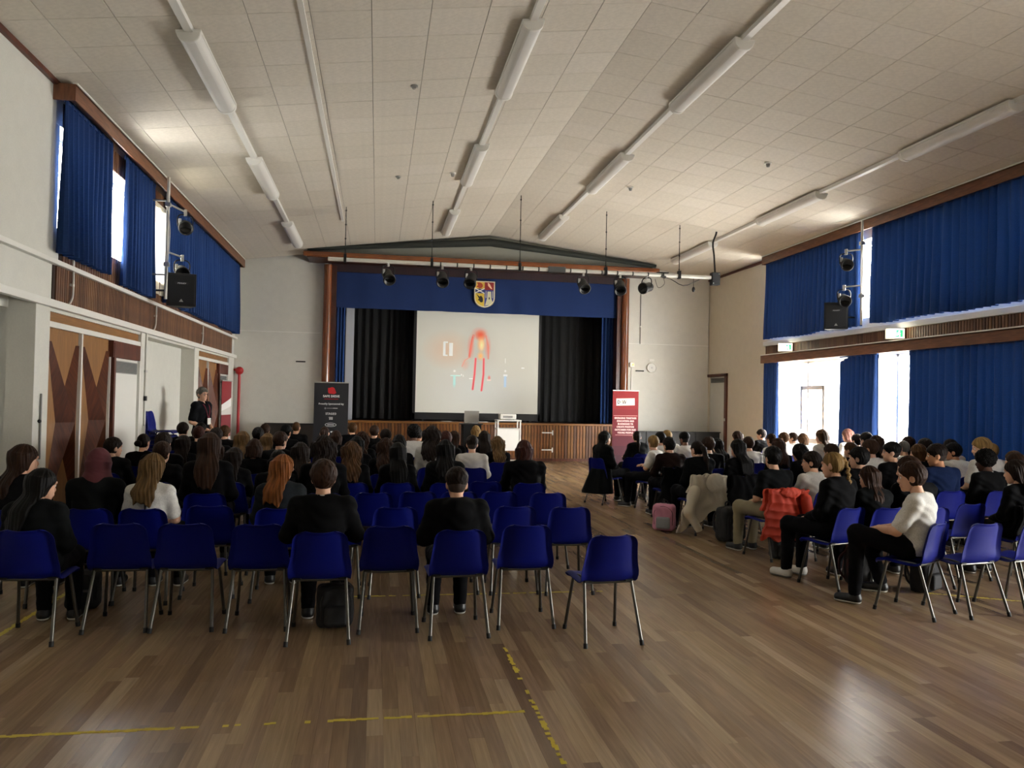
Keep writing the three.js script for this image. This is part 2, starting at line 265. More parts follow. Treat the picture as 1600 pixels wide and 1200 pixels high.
function sideCurtain(label, x, side, y0, y1, z0, z1, o = {}) {  // side: +1 on the left wall (seen from +x)
  const w = Math.abs(z1 - z0), t = thing('curtain', label, 'curtain', [x, y0, (z0 + z1) / 2], 0, o.group);
  const g = curtainGeo(w, y1 - y0, o.lam || 0.2, o.amp || 0.062, o); g.translate(-w / 2, y1 - y0, 0).rotateY(side * Math.PI / 2);
  mesh('cloth', g, o.m || M.curtain, t);
  mesh('heading_tape', bx(-0.012, 0.012, y1 - y0 - 0.03, y1 - y0 + 0.03, -w / 2, w / 2), o.m || M.curtain, t);
}
const cl = XL + 0.11, cr = XR - 0.14;
sideCurtain('blue curtain panel at the near end of the left wall', cl, 1, 3.41, 5.27, -11.85, -10.13, { seed: 3 });
sideCurtain('narrow blue curtain panel beside the bright gap on the left wall', cl, 1, 3.36, 5.27, -14.05, -12.45, { seed: 5, flare: 0.1, lam: 0.2 });
sideCurtain('long blue curtain on the left wall reaching the stage end', cl, 1, 3.4, 5.27, -22.15, -14.9, { seed: 7 });
sideCurtain('cream blind hanging between blue curtains on the left wall', XL + 0.035, 1, 3.5, 5.05, -15.1, -14.1, { seed: 9, m: M.cream, lam: 0.5, amp: 0.02 });
sideCurtain('upper blue curtain on the right wall nearest the stage', cr, -1, 3.44, 5.4, -18.74, -14.72, { seed: 11 });
sideCurtain('upper blue curtain on the right wall running towards the viewer', cr, -1, 3.44, 5.4, -14.33, -1.6, { seed: 13 });
sideCurtain('thin blue curtain gathered beside the first glazed door', cr, -1, 0.02, 2.84, -18.72, -18.07, { seed: 15, lam: 0.1, amp: 0.06 });
sideCurtain('blue curtain hanging between the two bright glazed gaps', cr, -1, 0.02, 2.84, -15.42, -14.13, { seed: 17, lam: 0.15, amp: 0.06, sag: 0.12 });
sideCurtain('wide blue curtain drawn over the glazed doors at far right', cr, -1, 0.02, 2.84, -13.18, -4.65, { seed: 19 });
sideCurtain('added blue curtain out of view at right narrowing the open glazing', cr, -1, 0.02, 2.84, -2.95, -0.95, { seed: 23 });  // unseen, added to cut down the daylight from the open gap

// ---------------------------------------------------------------- doors in the left bays
function xRelief(cz, cy, hw, hh, x, depth) {               // crossed tapering wedges, proudest at the centre
  const pos = [], tri = (a, b, c) => pos.push(...a, ...b, ...c);
  for (const sz of [-1, 1]) for (const sy of [-1, 1]) {
    const tip = [x, cy + sy * hh, cz + sz * hw], tip2 = [x, cy + sy * hh, cz + sz * (hw - 0.07)], c = [x + depth, cy, cz], a = [x, cy, cz + sz * 0.17], b = [x, cy + sy * 0.3, cz], ridge = [x + 0.035, cy + sy * hh, cz + sz * (hw - 0.035)];
    tri(c, a, tip); tri(c, tip, ridge); tri(c, ridge, tip2); tri(c, tip2, b); tri(tip, tip2, ridge);
  }
  const g = new THREE.BufferGeometry(); g.setAttribute('position', new THREE.Float32BufferAttribute(pos, 3)); g.computeVertexNormals(); return uvm(g);
}
function doorBay(name, label, z0, z1, leaves, whiteAt, framed) {
  const d = structGroup(name, label, 'door'), x = XL - 0.1;
  mesh('backing', bx(x - 0.22, x - 0.005, 0, 2.76, z0, z1), M.wall, d);
  mesh('header', swapUV(bx(x, x + 0.05, 2.6, 2.75, z0, z1)), M.leaf, d);
  mesh('rail', bx(x, x + 0.09, 2.53, 2.6, z0, z1, 0.004), M.white, d);
  for (const [a, b] of leaves) {
    const lf = mesh('door_leaf', bx(x, x + 0.045, 0.02, 2.53, a + 0.02, b - 0.02, 0.004), M.leaf, d), cz = (a + b) / 2;
    mesh('cross_relief', xRelief(cz, 1.36, (b - a) / 2 - 0.05, 1.0, x + 0.045, 0.17), M.relief, lf);
    mesh('stile', bx(x, x + 0.08, 0, 2.53, b - 0.02, b + 0.03), M.white, d);
  }
  const [a, b] = whiteAt;
  mesh('door_frame', bx(x, x + 0.1, 2.28, 2.53, a, b, 0.004), M.reddish, d);
  mesh('jamb', bx(x, x + 0.1, 0, 2.53, a - 0.03, a + 0.02), M.white, d);
  const wd = mesh('service_door', bx(x + 0.02, x + 0.06, 0.02, 2.28, a + framed, b, 0.004), M.white, d);
  mesh('vent_grille', bx(x + 0.06, x + 0.07, 2.05, 2.24, a + framed + 0.08, b - 0.1), M.grey, wd);
  for (let i = 0; i < 7; i++) mesh('vent_slat', bx(x + 0.065, x + 0.082, 2.07 + i * 0.023, 2.08 + i * 0.023, a + framed + 0.1, b - 0.12), M.greyDark, wd);
  mesh('handle_plate', bx(x + 0.06, x + 0.075, 1.1, 1.25, a + framed - 0.06, a + framed - 0.01), M.steel, d);
}
// z grows towards the viewer: bays run from the pilaster next to the viewer to the one beyond
{
  const flip = l => l.map(([a, b]) => [Math.min(a, b), Math.max(a, b)]);
  doorBay('door_1', 'pair of brown doors with crossed dark wedges and a white service door, nearer bay', -13.92, -10.22, flip([[-11.32, -10.25], [-12.5, -11.35]]), [-13.9, -12.55], 0.0);
  doorBay('door_2', 'brown doors with crossed dark wedges in the bay next to the stage wall', -21.75, -18.2, flip([[-19.3, -18.23], [-20.45, -19.33]]), [-21.7, -20.5], 0.0);
  for (const z of [-12.62, -20.57]) struct('trim_' + (z > -15 ? 6 : 7), z > -15 ? 'dark red door post beside the nearer white service door' : 'dark red door post beside the farther white service door', 'trim', bx(XL - 0.1, XL + 0.01, 0, 2.5, z - 0.03, z + 0.05, 0.004), M.reddish);
}
{ // red framed door in the right corner
  const d = structGroup('door_3', 'cream door in a dark red frame at the far right corner', 'door');
  mesh('door_frame', [bx(XR + 0.02, XR - 0.05, 0, 2.66, -21.32, -21.18, 0.004), bx(XR + 0.02, XR - 0.05, 2.58, 2.66, -22.5, -21.18, 0.004)], M.reddish, d);
  const lf = mesh('door_leaf', bx(XR + 0.05, XR + 0.1, 0, 2.58, -22.5, -21.32), M.wall, d);
  mesh('vent_grille', bx(XR + 0.03, XR + 0.05, 2.4, 2.54, -22.4, -21.45), M.grey, lf);
  for (let i = 0; i < 5; i++) mesh('vent_slat', bx(XR + 0.015, XR + 0.035, 2.415 + i * 0.024, 2.425 + i * 0.024, -22.38, -21.47), M.greyDark, lf);
  mesh('handle_plate', bx(XR - 0.06, XR - 0.05, 1.28, 1.36, -21.3, -21.22), M.steel, d);
}

// ---------------------------------------------------------------- stage
{
  const st = thing('stage', 'raised stage with vertical wood slat front', 'stage', [2.9, 0, ZB]);
  part('deck', bx(-1.5, 7.25, 1.06, 1.1, -27.1, -22.4, 0.004), M.varnishDark, st);
  part('nosing', swapUV(bx(-1.62, 7.42, 1.045, 1.105, -22.4, -22.36, 0.01)), M.stageC, st);
  part('carcass', bx(-1.6, 7.4, 0, 1.05, ZB + 0.01, -22.44), M.slatBack, st);
  part('plinth', bx(-1.62, 7.42, 0, 0.08, -22.44, -22.41), M.relief, st);
  const g = bx(-0.037, 0.037, 0.08, 1.05, -0.014, 0.014, 0.005), gs = [M.stageA, M.stageB, M.stageC, M.stageA, M.slatB];
  for (let i = 0; i < 98; i++) { const o = mesh('slat', g, pick(gs), st); o.position.set(-1.56 + i * 0.0915 - 2.9, 0, -22.428 - ZB); }
  for (const [x, y] of [[4.78, 0.33], [4.78, 0.83], [3.82, 0.33], [3.82, 0.83]]) part('strap_hinge', [bx(x - 0.02, x + 0.3, y - 0.018, y + 0.018, -22.42, -22.408), bx(x + 0.28, x + 0.32, y - 0.07, y + 0.07, -22.42, -22.404)], M.white, st);
  part('hatch_gap', [bx(3.72, 3.735, 0.08, 1.0, -22.42, -22.413), bx(5.12, 5.135, 0.08, 1.0, -22.42, -22.413)], M.black, st);
}
{ // proscenium: glossy half-round posts, canopy beam and dark soffit
  const p = thing('proscenium_frame', 'varnished wooden stage surround with round posts and wide top beam', 'stage surround', [2.9, 0, ZB]);
  for (const [x, s] of [[-1.44, -1], [7.24, 1]]) {
    part('post', cyl(0.11, 0.11, [x, 0, ZB + 0.12], [x, 5.45, ZB + 0.12], 20), M.varnish, p);
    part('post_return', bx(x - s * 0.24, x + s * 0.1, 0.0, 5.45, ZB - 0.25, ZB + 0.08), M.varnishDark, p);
  }
  part('canopy_beam', swapUV(bx(-2.05, 7.98, 5.52, 5.66, -21.66, -21.56, 0.03)), M.varnish, p);
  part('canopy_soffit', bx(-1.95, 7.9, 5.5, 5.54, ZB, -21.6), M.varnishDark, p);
  part('head_board', bx(-1.36, 7.12, 5.28, 5.52, ZB + 0.02, ZB + 0.05), M.purple, p);
  part('canopy_top', bx(-1.95, 7.9, 5.63, 5.66, ZB, -21.62), M.soffit, p);
  part('gable_roll', [cyl(0.05, 0.11, [-1.95, 5.74, -21.7], [XC, 6.17, -21.7], 12), cyl(0.05, 0.11, [7.9, 5.74, -21.7], [XC, 6.17, -21.7], 12), sph(0.11, XC, 6.17, -21.7)], M.soffit, p);
  const gsh = new THREE.Shape([[-1.9, 5.6], [7.85, 5.6], [7.85, ceilY(7.85)], [XC, 6.38], [-1.9, ceilY(-1.9)]].map(a => new THREE.Vector2(...a)));
  part('gable_panel', clean(new THREE.ExtrudeGeometry(gsh, { depth: 0.03, bevelEnabled: false })).translate(0, 0, -21.85), mat('#8d8c82', 0.8), p);
}
function frontCurtain(name, label, x0, x1, y0, y1, z, m, o = {}) {
  const w = x1 - x0, t = thing(name, label, 'curtain', [(x0 + x1) / 2, y0, z]);
  mesh('cloth', curtainGeo(w, y1 - y0, o.lam || 0.24, o.amp || 0.05, o).translate(-w / 2, y1 - y0, 0), m, t);
  mesh('heading_tape', bx(-w / 2, w / 2, y1 - y0 - 0.03, y1 - y0 + 0.02, -0.01, 0.01), m, t);
}
frontCurtain('stage_valance', 'wide blue valance across the top of the stage', -1.3, 7.08, 4.28, 5.34, ZB - 0.06, M.valance, { lam: 0.9, amp: 0.012, seed: 31 });
frontCurtain('stage_curtain', 'blue stage curtain gathered at the left post', -1.3, -0.95, 1.12, 4.6, ZB - 0.3, M.curtain, { lam: 0.11, amp: 0.07, seed: 33 });
frontCurtain('stage_curtain', 'blue stage curtain gathered at the right post', 6.62, 7.08, 1.12, 4.6, ZB - 0.3, M.curtain, { lam: 0.11, amp: 0.07, seed: 35 });
frontCurtain('stage_curtain', 'black stage curtain left of the projection screen', -0.88, 1.35, 1.12, 4.75, ZB - 1.15, M.blackCloth, { seed: 37 });
frontCurtain('stage_curtain', 'black stage curtain right of the projection screen', 4.75, 7.0, 1.12, 4.75, ZB - 1.15, M.blackCloth, { seed: 39 });
frontCurtain('stage_curtain', 'black stage curtain hanging behind the projection screen', 1.3, 4.8, 1.12, 4.75, ZB - 1.3, M.blackCloth, { seed: 41 });

{ // projection screen with a hazy picture: a figure in a glowing red-edged coat between small lights
  const tex = canvasTex(1024, 832, (c, w, h) => {
    c.fillStyle = '#d2d1c6'; c.fillRect(0, 0, w, h);
    const blob = (x, y, rx, ry, col, a) => { c.save(); c.translate(x, y); c.scale(rx, ry); const g = c.createRadialGradient(0, 0, 0, 0, 0, 1); g.addColorStop(0, col + a + ')'); g.addColorStop(1, col + '0)'); c.fillStyle = g; c.beginPath(); c.arc(0, 0, 1, 0, 7); c.fill(); c.restore(); };
    blob(260, 330, 230, 170, 'rgba(222,180,150,', 0.6); blob(520, 330, 190, 260, 'rgba(190,186,180,', 0.6); blob(512, 640, 500, 260, 'rgba(212,216,216,', 0.6);
    c.lineCap = 'round'; const line = (p, wd, col) => { c.strokeStyle = col; c.lineWidth = wd; c.beginPath(); c.moveTo(...p[0]); for (const q of p.slice(1)) c.lineTo(...q); c.stroke(); };
    line([[470, 210], [452, 300], [440, 380]], 22, 'rgba(235,120,105,0.55)'); line([[575, 210], [596, 300], [598, 390]], 14, 'rgba(235,120,105,0.5)');
    line([[462, 220], [448, 300], [438, 375]], 8, '#ef6a5c'); line([[437, 388], [402, 410], [380, 460]], 6, '#f0a08a');
    line([[492, 395], [485, 520], [472, 640]], 18, '#f2898a'); line([[560, 395], [560, 520], [546, 648]], 18, '#f2898a'); line([[492, 395], [485, 520], [472, 640]], 7, '#e85560'); line([[560, 395], [560, 520], [546, 648]], 7, '#e85560');
    blob(450, 300, 34, 110, 'rgba(236,130,112,', 0.7); blob(592, 300, 30, 105, 'rgba(236,130,112,', 0.7); blob(522, 195, 80, 60, 'rgba(236,120,96,', 0.7); blob(405, 440, 40, 60, 'rgba(232,165,145,', 0.5);
    blob(530, 205, 52, 50, 'rgba(235,90,60,', 0.95); blob(536, 275, 40, 78, 'rgba(255,190,110,', 1); blob(540, 285, 24, 52, 'rgba(255,240,190,', 1); blob(532, 372, 34, 42, 'rgba(255,190,110,', 0.95);
    c.fillStyle = '#f8fbf6'; c.fillRect(220, 268, 20, 110); c.fillRect(270, 274, 30, 104); c.fillRect(224, 264, 34, 12); c.fillRect(224, 370, 34, 10);
    blob(318, 498, 14, 13, 'rgba(255,255,250,', 1); c.fillStyle = '#d6f2ea'; c.fillRect(284, 530, 84, 9); c.fillStyle = '#bfeae4'; c.fillRect(308, 534, 20, 74); blob(318, 610, 16, 30, 'rgba(190,232,226,', 0.8);
    blob(744, 488, 12, 13, 'rgba(255,255,255,', 1); c.fillStyle = '#eef4f6'; c.fillRect(728, 516, 34, 16); c.fillStyle = '#c2daf0'; c.fillRect(734, 530, 20, 88);
    c.fillStyle = '#f3f4f0'; c.fillRect(740, 385, 4, 40); c.fillRect(880, 456, 26, 9); c.fillRect(372, 520, 8, 14); c.fillRect(388, 526, 6, 16); c.fillRect(440, 552, 32, 7);
    blob(608, 545, 15, 22, 'rgba(240,110,100,', 0.95); c.fillStyle = '#f2dcd6'; c.fillRect(590, 558, 34, 12);
  });
  const t = thing('projection_screen', 'white projection screen showing a glowing red figure on stage', 'screen', [2.93, 1.1, ZB - 0.7]), z = ZB - 0.7;
  part('border', [bx(1.02, 1.1, 1.12, 4.46, z - 0.03, z), bx(4.8, 4.86, 1.12, 4.46, z - 0.03, z), bx(1.02, 4.86, 1.14, 1.34, z - 0.03, z)], M.black, t);
  part('backing', bx(1.04, 4.84, 1.2, 4.46, z - 0.04, z - 0.02), M.black, t);
  part('housing', bx(0.98, 4.9, 4.44, 4.56, z - 0.08, z + 0.04, 0.02), M.blackGloss, t);
  const pl = new THREE.PlaneGeometry(3.68, 3.1); pl.translate(2.945, 2.9, z - 0.008);
  part('picture', pl, new THREE.MeshStandardMaterial({ map: tex, emissiveMap: tex, emissive: new THREE.Color(1, 1, 1), emissiveIntensity: 0.16, roughness: 0.9 }), t);
  const sl = new THREE.RectAreaLight(new THREE.Color(0.8, 0.8, 0.76), 0.16, 3.68, 3.1); sl.position.set(2.945, 2.9, z + 0.01); sl.lookAt(2.945, 2.9, z + 1); scene.add(sl);
  part('base_feet', [bx(1.3, 1.36, 1.1, 1.14, z - 0.25, z + 0.2), bx(4.5, 4.56, 1.1, 1.14, z - 0.25, z + 0.2)], M.black, t);
}
{ // crest on the valance
  const tex = canvasTex(512, 640, (c, w, h) => {
    const p = new Path2D('M14 14 H498 V400 C498 540 380 620 256 628 C132 620 14 540 14 400 Z');
    c.fillStyle = '#d8cfa2'; c.fill(p); c.save(); c.clip(p);
    c.fillStyle = '#d9b34a'; c.fillRect(14, 14, 242, 190); c.fillStyle = '#8e1f22'; c.fillRect(256, 14, 242, 200); c.fillStyle = '#26336e'; c.fillRect(14, 190, 242, 110); c.fillStyle = '#d2b33d'; c.fillRect(14, 300, 236, 340); c.fillStyle = '#343a86'; c.fillRect(256, 214, 242, 420);
    c.strokeStyle = '#e6e3e0'; c.lineWidth = 22; c.beginPath(); c.moveTo(14, 180); c.lineTo(256, 300); c.moveTo(256, 180); c.lineTo(14, 300); c.stroke();
    c.fillStyle = '#a8401a'; c.beginPath(); c.moveTo(60, 40); c.bezierCurveTo(140, 20, 220, 60, 210, 120); c.bezierCurveTo(200, 180, 150, 170, 120, 190); c.bezierCurveTo(130, 150, 60, 170, 50, 130); c.bezierCurveTo(100, 120, 90, 80, 60, 40); c.fill();
    c.fillStyle = '#f0c8a0'; c.beginPath(); c.moveTo(330, 30); c.lineTo(380, 60); c.lineTo(450, 190); c.lineTo(410, 180); c.lineTo(340, 110); c.fill();
    c.fillStyle = '#1b1208'; c.beginPath(); c.moveTo(50, 310); c.lineTo(130, 380); c.bezierCurveTo(180, 330, 230, 400, 220, 500); c.bezierCurveTo(190, 540, 140, 520, 130, 480); c.lineTo(90, 470); c.lineTo(120, 430); c.fill();
    c.fillStyle = '#c9c7a4'; c.beginPath(); c.moveTo(330, 250); c.lineTo(420, 250); c.lineTo(430, 420); c.lineTo(480, 560); c.lineTo(270, 600); c.lineTo(320, 430); c.fill(); c.fillRect(285, 240, 16, 170); c.fillRect(450, 240, 16, 170); c.fillStyle = '#15130e'; c.fillRect(362, 390, 26, 54);
    c.restore(); c.strokeStyle = '#e3dcc0'; c.lineWidth = 20; c.stroke(p);
  });
  const s = new THREE.Shape(); s.moveTo(-0.3, 0.38); s.lineTo(0.3, 0.38); s.lineTo(0.3, -0.1); s.bezierCurveTo(0.3, -0.28, 0.16, -0.37, 0, -0.38); s.bezierCurveTo(-0.16, -0.37, -0.3, -0.28, -0.3, -0.1); s.closePath();
  const g = new THREE.ExtrudeGeometry(s, { depth: 0.02, bevelEnabled: true, bevelSize: 0.006, bevelThickness: 0.006, bevelSegments: 1, curveSegments: 16 }), f = new THREE.ShapeGeometry(s, 16), uv = f.attributes.uv, p = f.attributes.position;
  for (let i = 0; i < p.count; i++) uv.setXY(i, (p.getX(i) + 0.3) / 0.6, (p.getY(i) + 0.38) / 0.76);
  const t = thing('crest_shield', 'quartered red, blue and yellow crest shield on the valance', 'crest', [3.0, 4.42, ZB + 0.02]);
  mesh('shield', clean(g).translate(0, 0.4, -0.01), mat('#d9cfa8', 0.6), t); mesh('painted_face', f.translate(0, 0.4, 0.018), new THREE.MeshStandardMaterial({ map: tex, roughness: 0.6 }), t);
}

// ---------------------------------------------------------------- ceiling lights and conduits
const lightZ = [[-11.05, -8.85], [-15.75, -13.4], [-20.7, -18.2]], trackX = [-2.1, 1.69, 4.31, 8.1], colN = ['leftmost', 'second', 'third', 'rightmost'], rowN = ['nearest', 'middle', 'farthest'];
for (let i = 0; i < 4; i++) {
  const x = trackX[i], y = ceilY(x), tilt = Math.atan(slope(x - XC)) * (x < XC ? 1 : -1);
  const c = thing('conduit_trunking', `white trunking linking the ${colN[i]} row of ceiling lights`, 'trunking', [x, y, -12]);
  part('trunking', bx(x - 0.045, x + 0.045, y - 0.06, y + 0.01, -20.6, 4.5, 0.004), M.fixture, c);
  for (let k = 0; k < 3; k++) {
    const [a, b] = lightZ[k], t = thing('ceiling_light', `switched-off batten light, ${rowN[k]} in the ${colN[i]} row of the ceiling`, 'ceiling light', [x, y - 0.06, (a + b) / 2], 0, 'ceiling batten lights'); t.rotation.z = tilt;
    const s = new THREE.Shape(); s.moveTo(-0.12, 0); s.lineTo(0.12, 0); s.quadraticCurveTo(0.115, -0.07, 0.05, -0.095); s.quadraticCurveTo(0, -0.105, -0.05, -0.095); s.quadraticCurveTo(-0.115, -0.07, -0.12, 0);
    const L = b - a; mesh('tray', bx(-0.13, 0.13, -0.005, 0.03, -L / 2, L / 2), M.fixture, t);
    mesh('diffuser', clean(new THREE.ExtrudeGeometry(s, { depth: L - 0.12, bevelEnabled: false, curveSegments: 6 })).translate(0, 0, -L / 2 + 0.06), M.diffuser, t);
    for (const e of [-1, 1]) mesh('end_cap', clean(new THREE.ExtrudeGeometry(s, { depth: 0.05, bevelEnabled: true, bevelSize: 0.008, bevelThickness: 0.006, bevelSegments: 1, curveSegments: 6 })).translate(0, 0, e * (L / 2 - 0.028) - 0.025), M.fixture, t);
  }
}
{ const x = -0.89, y = ceilY(x), t = thing('conduit_trunking', 'thin white cable cover along the ceiling left of centre', 'trunking', [x, y, -8]); part('trunking', bx(x - 0.03, x + 0.03, y - 0.03, y + 0.008, -18.6, 4.5), M.fixture, t); }
for (const [x, z, l] of [[0.4, -10.75, 'nearer small round ceiling hook left of centre'], [0.3, -15.2, 'farther small round ceiling hook left of centre']]) { const y = ceilY(x) - 0.002, t = thing('ceiling_hook', l, 'ceiling hook', [x, y - 0.03, z]); mesh('rose', clean(new THREE.CylinderGeometry(0.05, 0.055, 0.02, 16)).translate(0, 0.02, 0), M.steel, t); mesh('hook', clean(new THREE.TorusGeometry(0.025, 0.006, 6, 12)), M.steel, t); }
for (const [x, z, l] of [[1.35, -15.2, 'small ceiling detector left of the second row of lights'], [5.0, -15.3, 'small ceiling detector right of the third row of lights'], [6.6, -12.6, 'small round ceiling fitting between the right rows of lights']]) { const y = ceilY(x), t = thing('ceiling_detector', l, 'detector', [x, y - 0.07, z]); mesh('base', clean(new THREE.CylinderGeometry(0.06, 0.06, 0.025, 16)).translate(0, 0.058, 0), M.white, t); mesh('sensor', clean(new THREE.CylinderGeometry(0.04, 0.025, 0.06, 12)).translate(0, 0.02, 0), M.grey, t); }

// ---------------------------------------------------------------- lighting bar hung in front of the stage
const YB = 4.74, ZBAR = -17.35;
{
  const t = thing('lighting_bar', 'white steel lighting bar hung across the hall before the stage', 'lighting bar', [3.2, YB, ZBAR]);
  part('bar', cyl(0.045, 0.045, [-1.12, YB, ZBAR], [7.75, YB, ZBAR], 12), M.pipeWhite, t);
  for (let i = 0; i < 16; i++) { const x = 1.3 + i * 0.37; part('cable_tie', cyl(0.049, 0.049, [x, YB, ZBAR], [x + 0.03, YB, ZBAR], 10), M.black, t); }
  part('cable', tube([[0.8, YB - 0.06, ZBAR], [1.8, YB - 0.1, ZBAR + 0.02], [3.2, YB - 0.05, ZBAR], [4.6, YB - 0.09, ZBAR + 0.02], [6.6, YB - 0.06, ZBAR], [7.0, YB - 0.22, ZBAR], [7.4, YB - 0.06, ZBAR]], 0.01, 6, 60), M.black, t);
  part('dimmer_box', bx(3.75, 4.15, YB - 0.06, YB + 0.07, ZBAR - 0.05, ZBAR + 0.07, 0.01), M.greyDark, t);
}
[-0.76, 1.12, 3.1, 5.11, 6.89].forEach((x, i) => {
  const y1 = ceilY(x), t = thing('suspension_chain', `thin dark chain holding the lighting bar, ${['leftmost', 'second from left', 'middle one', 'second from right', 'rightmost'][i]}`, 'chain', [x, YB, ZBAR]);
  part('rod', cyl(0.009, 0.009, [x, YB, ZBAR], [x, y1, ZBAR], 6), M.darkMetal, t);
  for (let k = 0; k < 7; k++) part('link', clean(new THREE.TorusGeometry(0.016, 0.005, 5, 8)).rotateY(k * 1.57).translate(x, YB + 0.15 + k * (y1 - YB - 0.2) / 6.2, ZBAR), M.darkMetal, t);
  part('clamp', bx(x - 0.03, x + 0.03, YB - 0.07, YB + 0.12, ZBAR - 0.06, ZBAR + 0.06, 0.008), M.darkMetal, t);
});
function stageLamp(x, y, z, turn, tip, label, s = 1) {
  const t = thing('stage_lamp', label, 'stage lamp', [x, y, z], turn, 'stage lamps on the bar');
  const b = new THREE.LatheGeometry([[0, -0.16], [0.1, -0.16], [0.115, -0.12], [0.115, 0.1], [0.14, 0.12], [0.14, 0.17], [0.115, 0.17], [0.105, 0.12], [0, 0.1]].map(p => new THREE.Vector2(p[0] * s, p[1] * s)), 16).rotateX(-Math.PI / 2 - tip);
  mesh('can', clean(b).translate(0, -0.27 * s, 0), M.black, t);
  const yk = tube([[-0.13 * s, -0.27 * s, 0], [-0.14 * s, -0.12 * s, 0], [-0.1 * s, -0.05 * s, 0], [0.1 * s, -0.05 * s, 0], [0.14 * s, -0.12 * s, 0], [0.13 * s, -0.27 * s, 0]], 0.012, 6, 24); mesh('yoke', yk, M.darkMetal, t);
  mesh('hook_clamp', bx(-0.025, 0.025, -0.06 * s, 0.06, -0.03, 0.03, 0.006), M.steel, t);
  mesh('lens', clean(new THREE.CircleGeometry(0.1 * s, 16)).rotateX(-tip).translate(0, -0.27 * s + Math.sin(-tip) * 0.125 * s, 0).rotateY(Math.PI).translate(0, 0, -0.112 * s * Math.cos(tip)), M.blackGloss, t);
  mesh('gel_bracket', bx(0.07 * s, 0.12 * s, -0.22 * s, -0.12 * s, -0.02, 0.02, 0.006), M.steel, t);
}
[[0.17, 0.3, 'first'], [1.36, 0, 'second'], [2.0, -0.3, 'third'], [4.58, 0.1, 'fourth'], [5.46, -0.2, 'fifth']].forEach(([x, a, n]) => stageLamp(x, YB - 0.05, ZBAR, Math.PI + a, 0.7, `black stage lamp under the bar, ${n} from the left`));
stageLamp(6.1, YB - 0.05, ZBAR, 2.2, 0.25, 'black open-yoke stage lamp right of the stage post', 0.95);
{ const t = thing('stage_lamp', 'tiny black lamp clipped on the bar right of the open-yoke lamp', 'stage lamp', [6.5, YB, ZBAR]); mesh('can', cyl(0.05, 0.04, [-0.06, 0, 0], [0.06, -0.04, 0], 12), M.black, t); mesh('shade', bx(-0.15, 0.12, 0.05, 0.065, -0.06, 0.06), M.black, t); mesh('cable', tube([[0, -0.03, 0], [0.03, -0.2, 0], [-0.12, -0.3, 0.02], [-0.2, -0.1, 0]], 0.006, 5, 20), M.black, t); }
{ const t = thing('socket_box', 'black box at the right end of the bar with a gooseneck lamp', 'socket box', [7.78, YB - 0.18, ZBAR]);
  mesh('box', bx(-0.1, 0.1, 0, 0.3, -0.08, 0.08, 0.012), M.black, t); mesh('gooseneck', tube([[0, 0.3, 0], [-0.03, 0.7, 0], [-0.06, 1.0, 0], [0.02, 1.25, 0], [0.02, 1.42, 0], [-0.08, 1.5, 0], [-0.16, 1.52, 0]], 0.022, 8, 40), M.black, t); mesh('lamp_head', bx(-0.44, -0.14, 1.5, 1.59, -0.06, 0.06, 0.01), M.black, t); mesh('screws', [sph(0.012, -0.07, 0.04, 0.08), sph(0.012, 0.07, 0.26, 0.08)], M.steel, t); }
{ const t = thing('hanging_plug', 'small black plug dangling from the bar near the socket box', 'plug', [7.25, YB - 0.36, ZBAR]); mesh('cable', cyl(0.006, 0.006, [0, 0.1, 0], [0, 0.36, 0], 6), M.black, t); mesh('plug_body', sph(0.04, 0, 0.06, 0, 1, 1.6, 0.8), M.black, t); }

// ---------------------------------------------------------------- loudspeakers, lamp poles, signs and small wall fittings
function speaker(label, x, y, z, turn, wx) {
  const t = thing('loudspeaker', label, 'loudspeaker', [x, y, z], turn, 'wall loudspeakers');
  const s = new THREE.Shape([[-0.29, 0.22], [0.29, 0.22], [0.2, -0.2], [-0.2, -0.2]].map(p => new THREE.Vector2(...p)));
  t.scale.set(0.76, 0.63, 0.7);
  mesh('cabinet', clean(new THREE.ExtrudeGeometry(s, { depth: 0.86, bevelEnabled: true, bevelSize: 0.015, bevelThickness: 0.015, bevelSegments: 2 })).rotateX(-Math.PI / 2).rotateY(Math.PI), M.black, t);
  mesh('grille', bx(-0.27, 0.27, 0.04, 0.82, 0.232, 0.245, 0.006), mat('#131316', 0.8), t);
  const tex = canvasTex(256, 64, (c, w, h) => { c.fillStyle = '#131316'; c.fillRect(0, 0, w, h); c.fillStyle = '#d8d8d8'; c.font = 'italic bold 46px sans-serif'; c.textAlign = 'center'; c.fillText('PEAVEY', 128, 48); });
  mesh('badge', new THREE.PlaneGeometry(0.28, 0.07).translate(0, 0.6, 0.2475), new THREE.MeshStandardMaterial({ map: tex, roughness: 0.5 }), t);
  const tri = new THREE.Shape([[-0.045, 0], [0.045, 0], [0, 0.08]].map(p => new THREE.Vector2(...p))); mesh('triangle_badge', clean(new THREE.ExtrudeGeometry(tri, { depth: 0.004, bevelEnabled: false })).translate(0, 0.1, 0.245), M.steel, t);
  const d = wx - x; mesh('wall_bracket', cyl(0.03, 0.03, [0, 0.42, 0], [d * Math.cos(turn) / 0.76, 0.42, d * Math.sin(turn) / 0.7], 8), M.darkMetal, t);
}
speaker('black loudspeaker mounted on the left wall before the long blue curtain', -3.36, 3.25, -14.2, R(14), XL);
speaker('black loudspeaker mounted on the right wall below two lamps', 9.4, 3.37, -14.95, R(-32), XR);
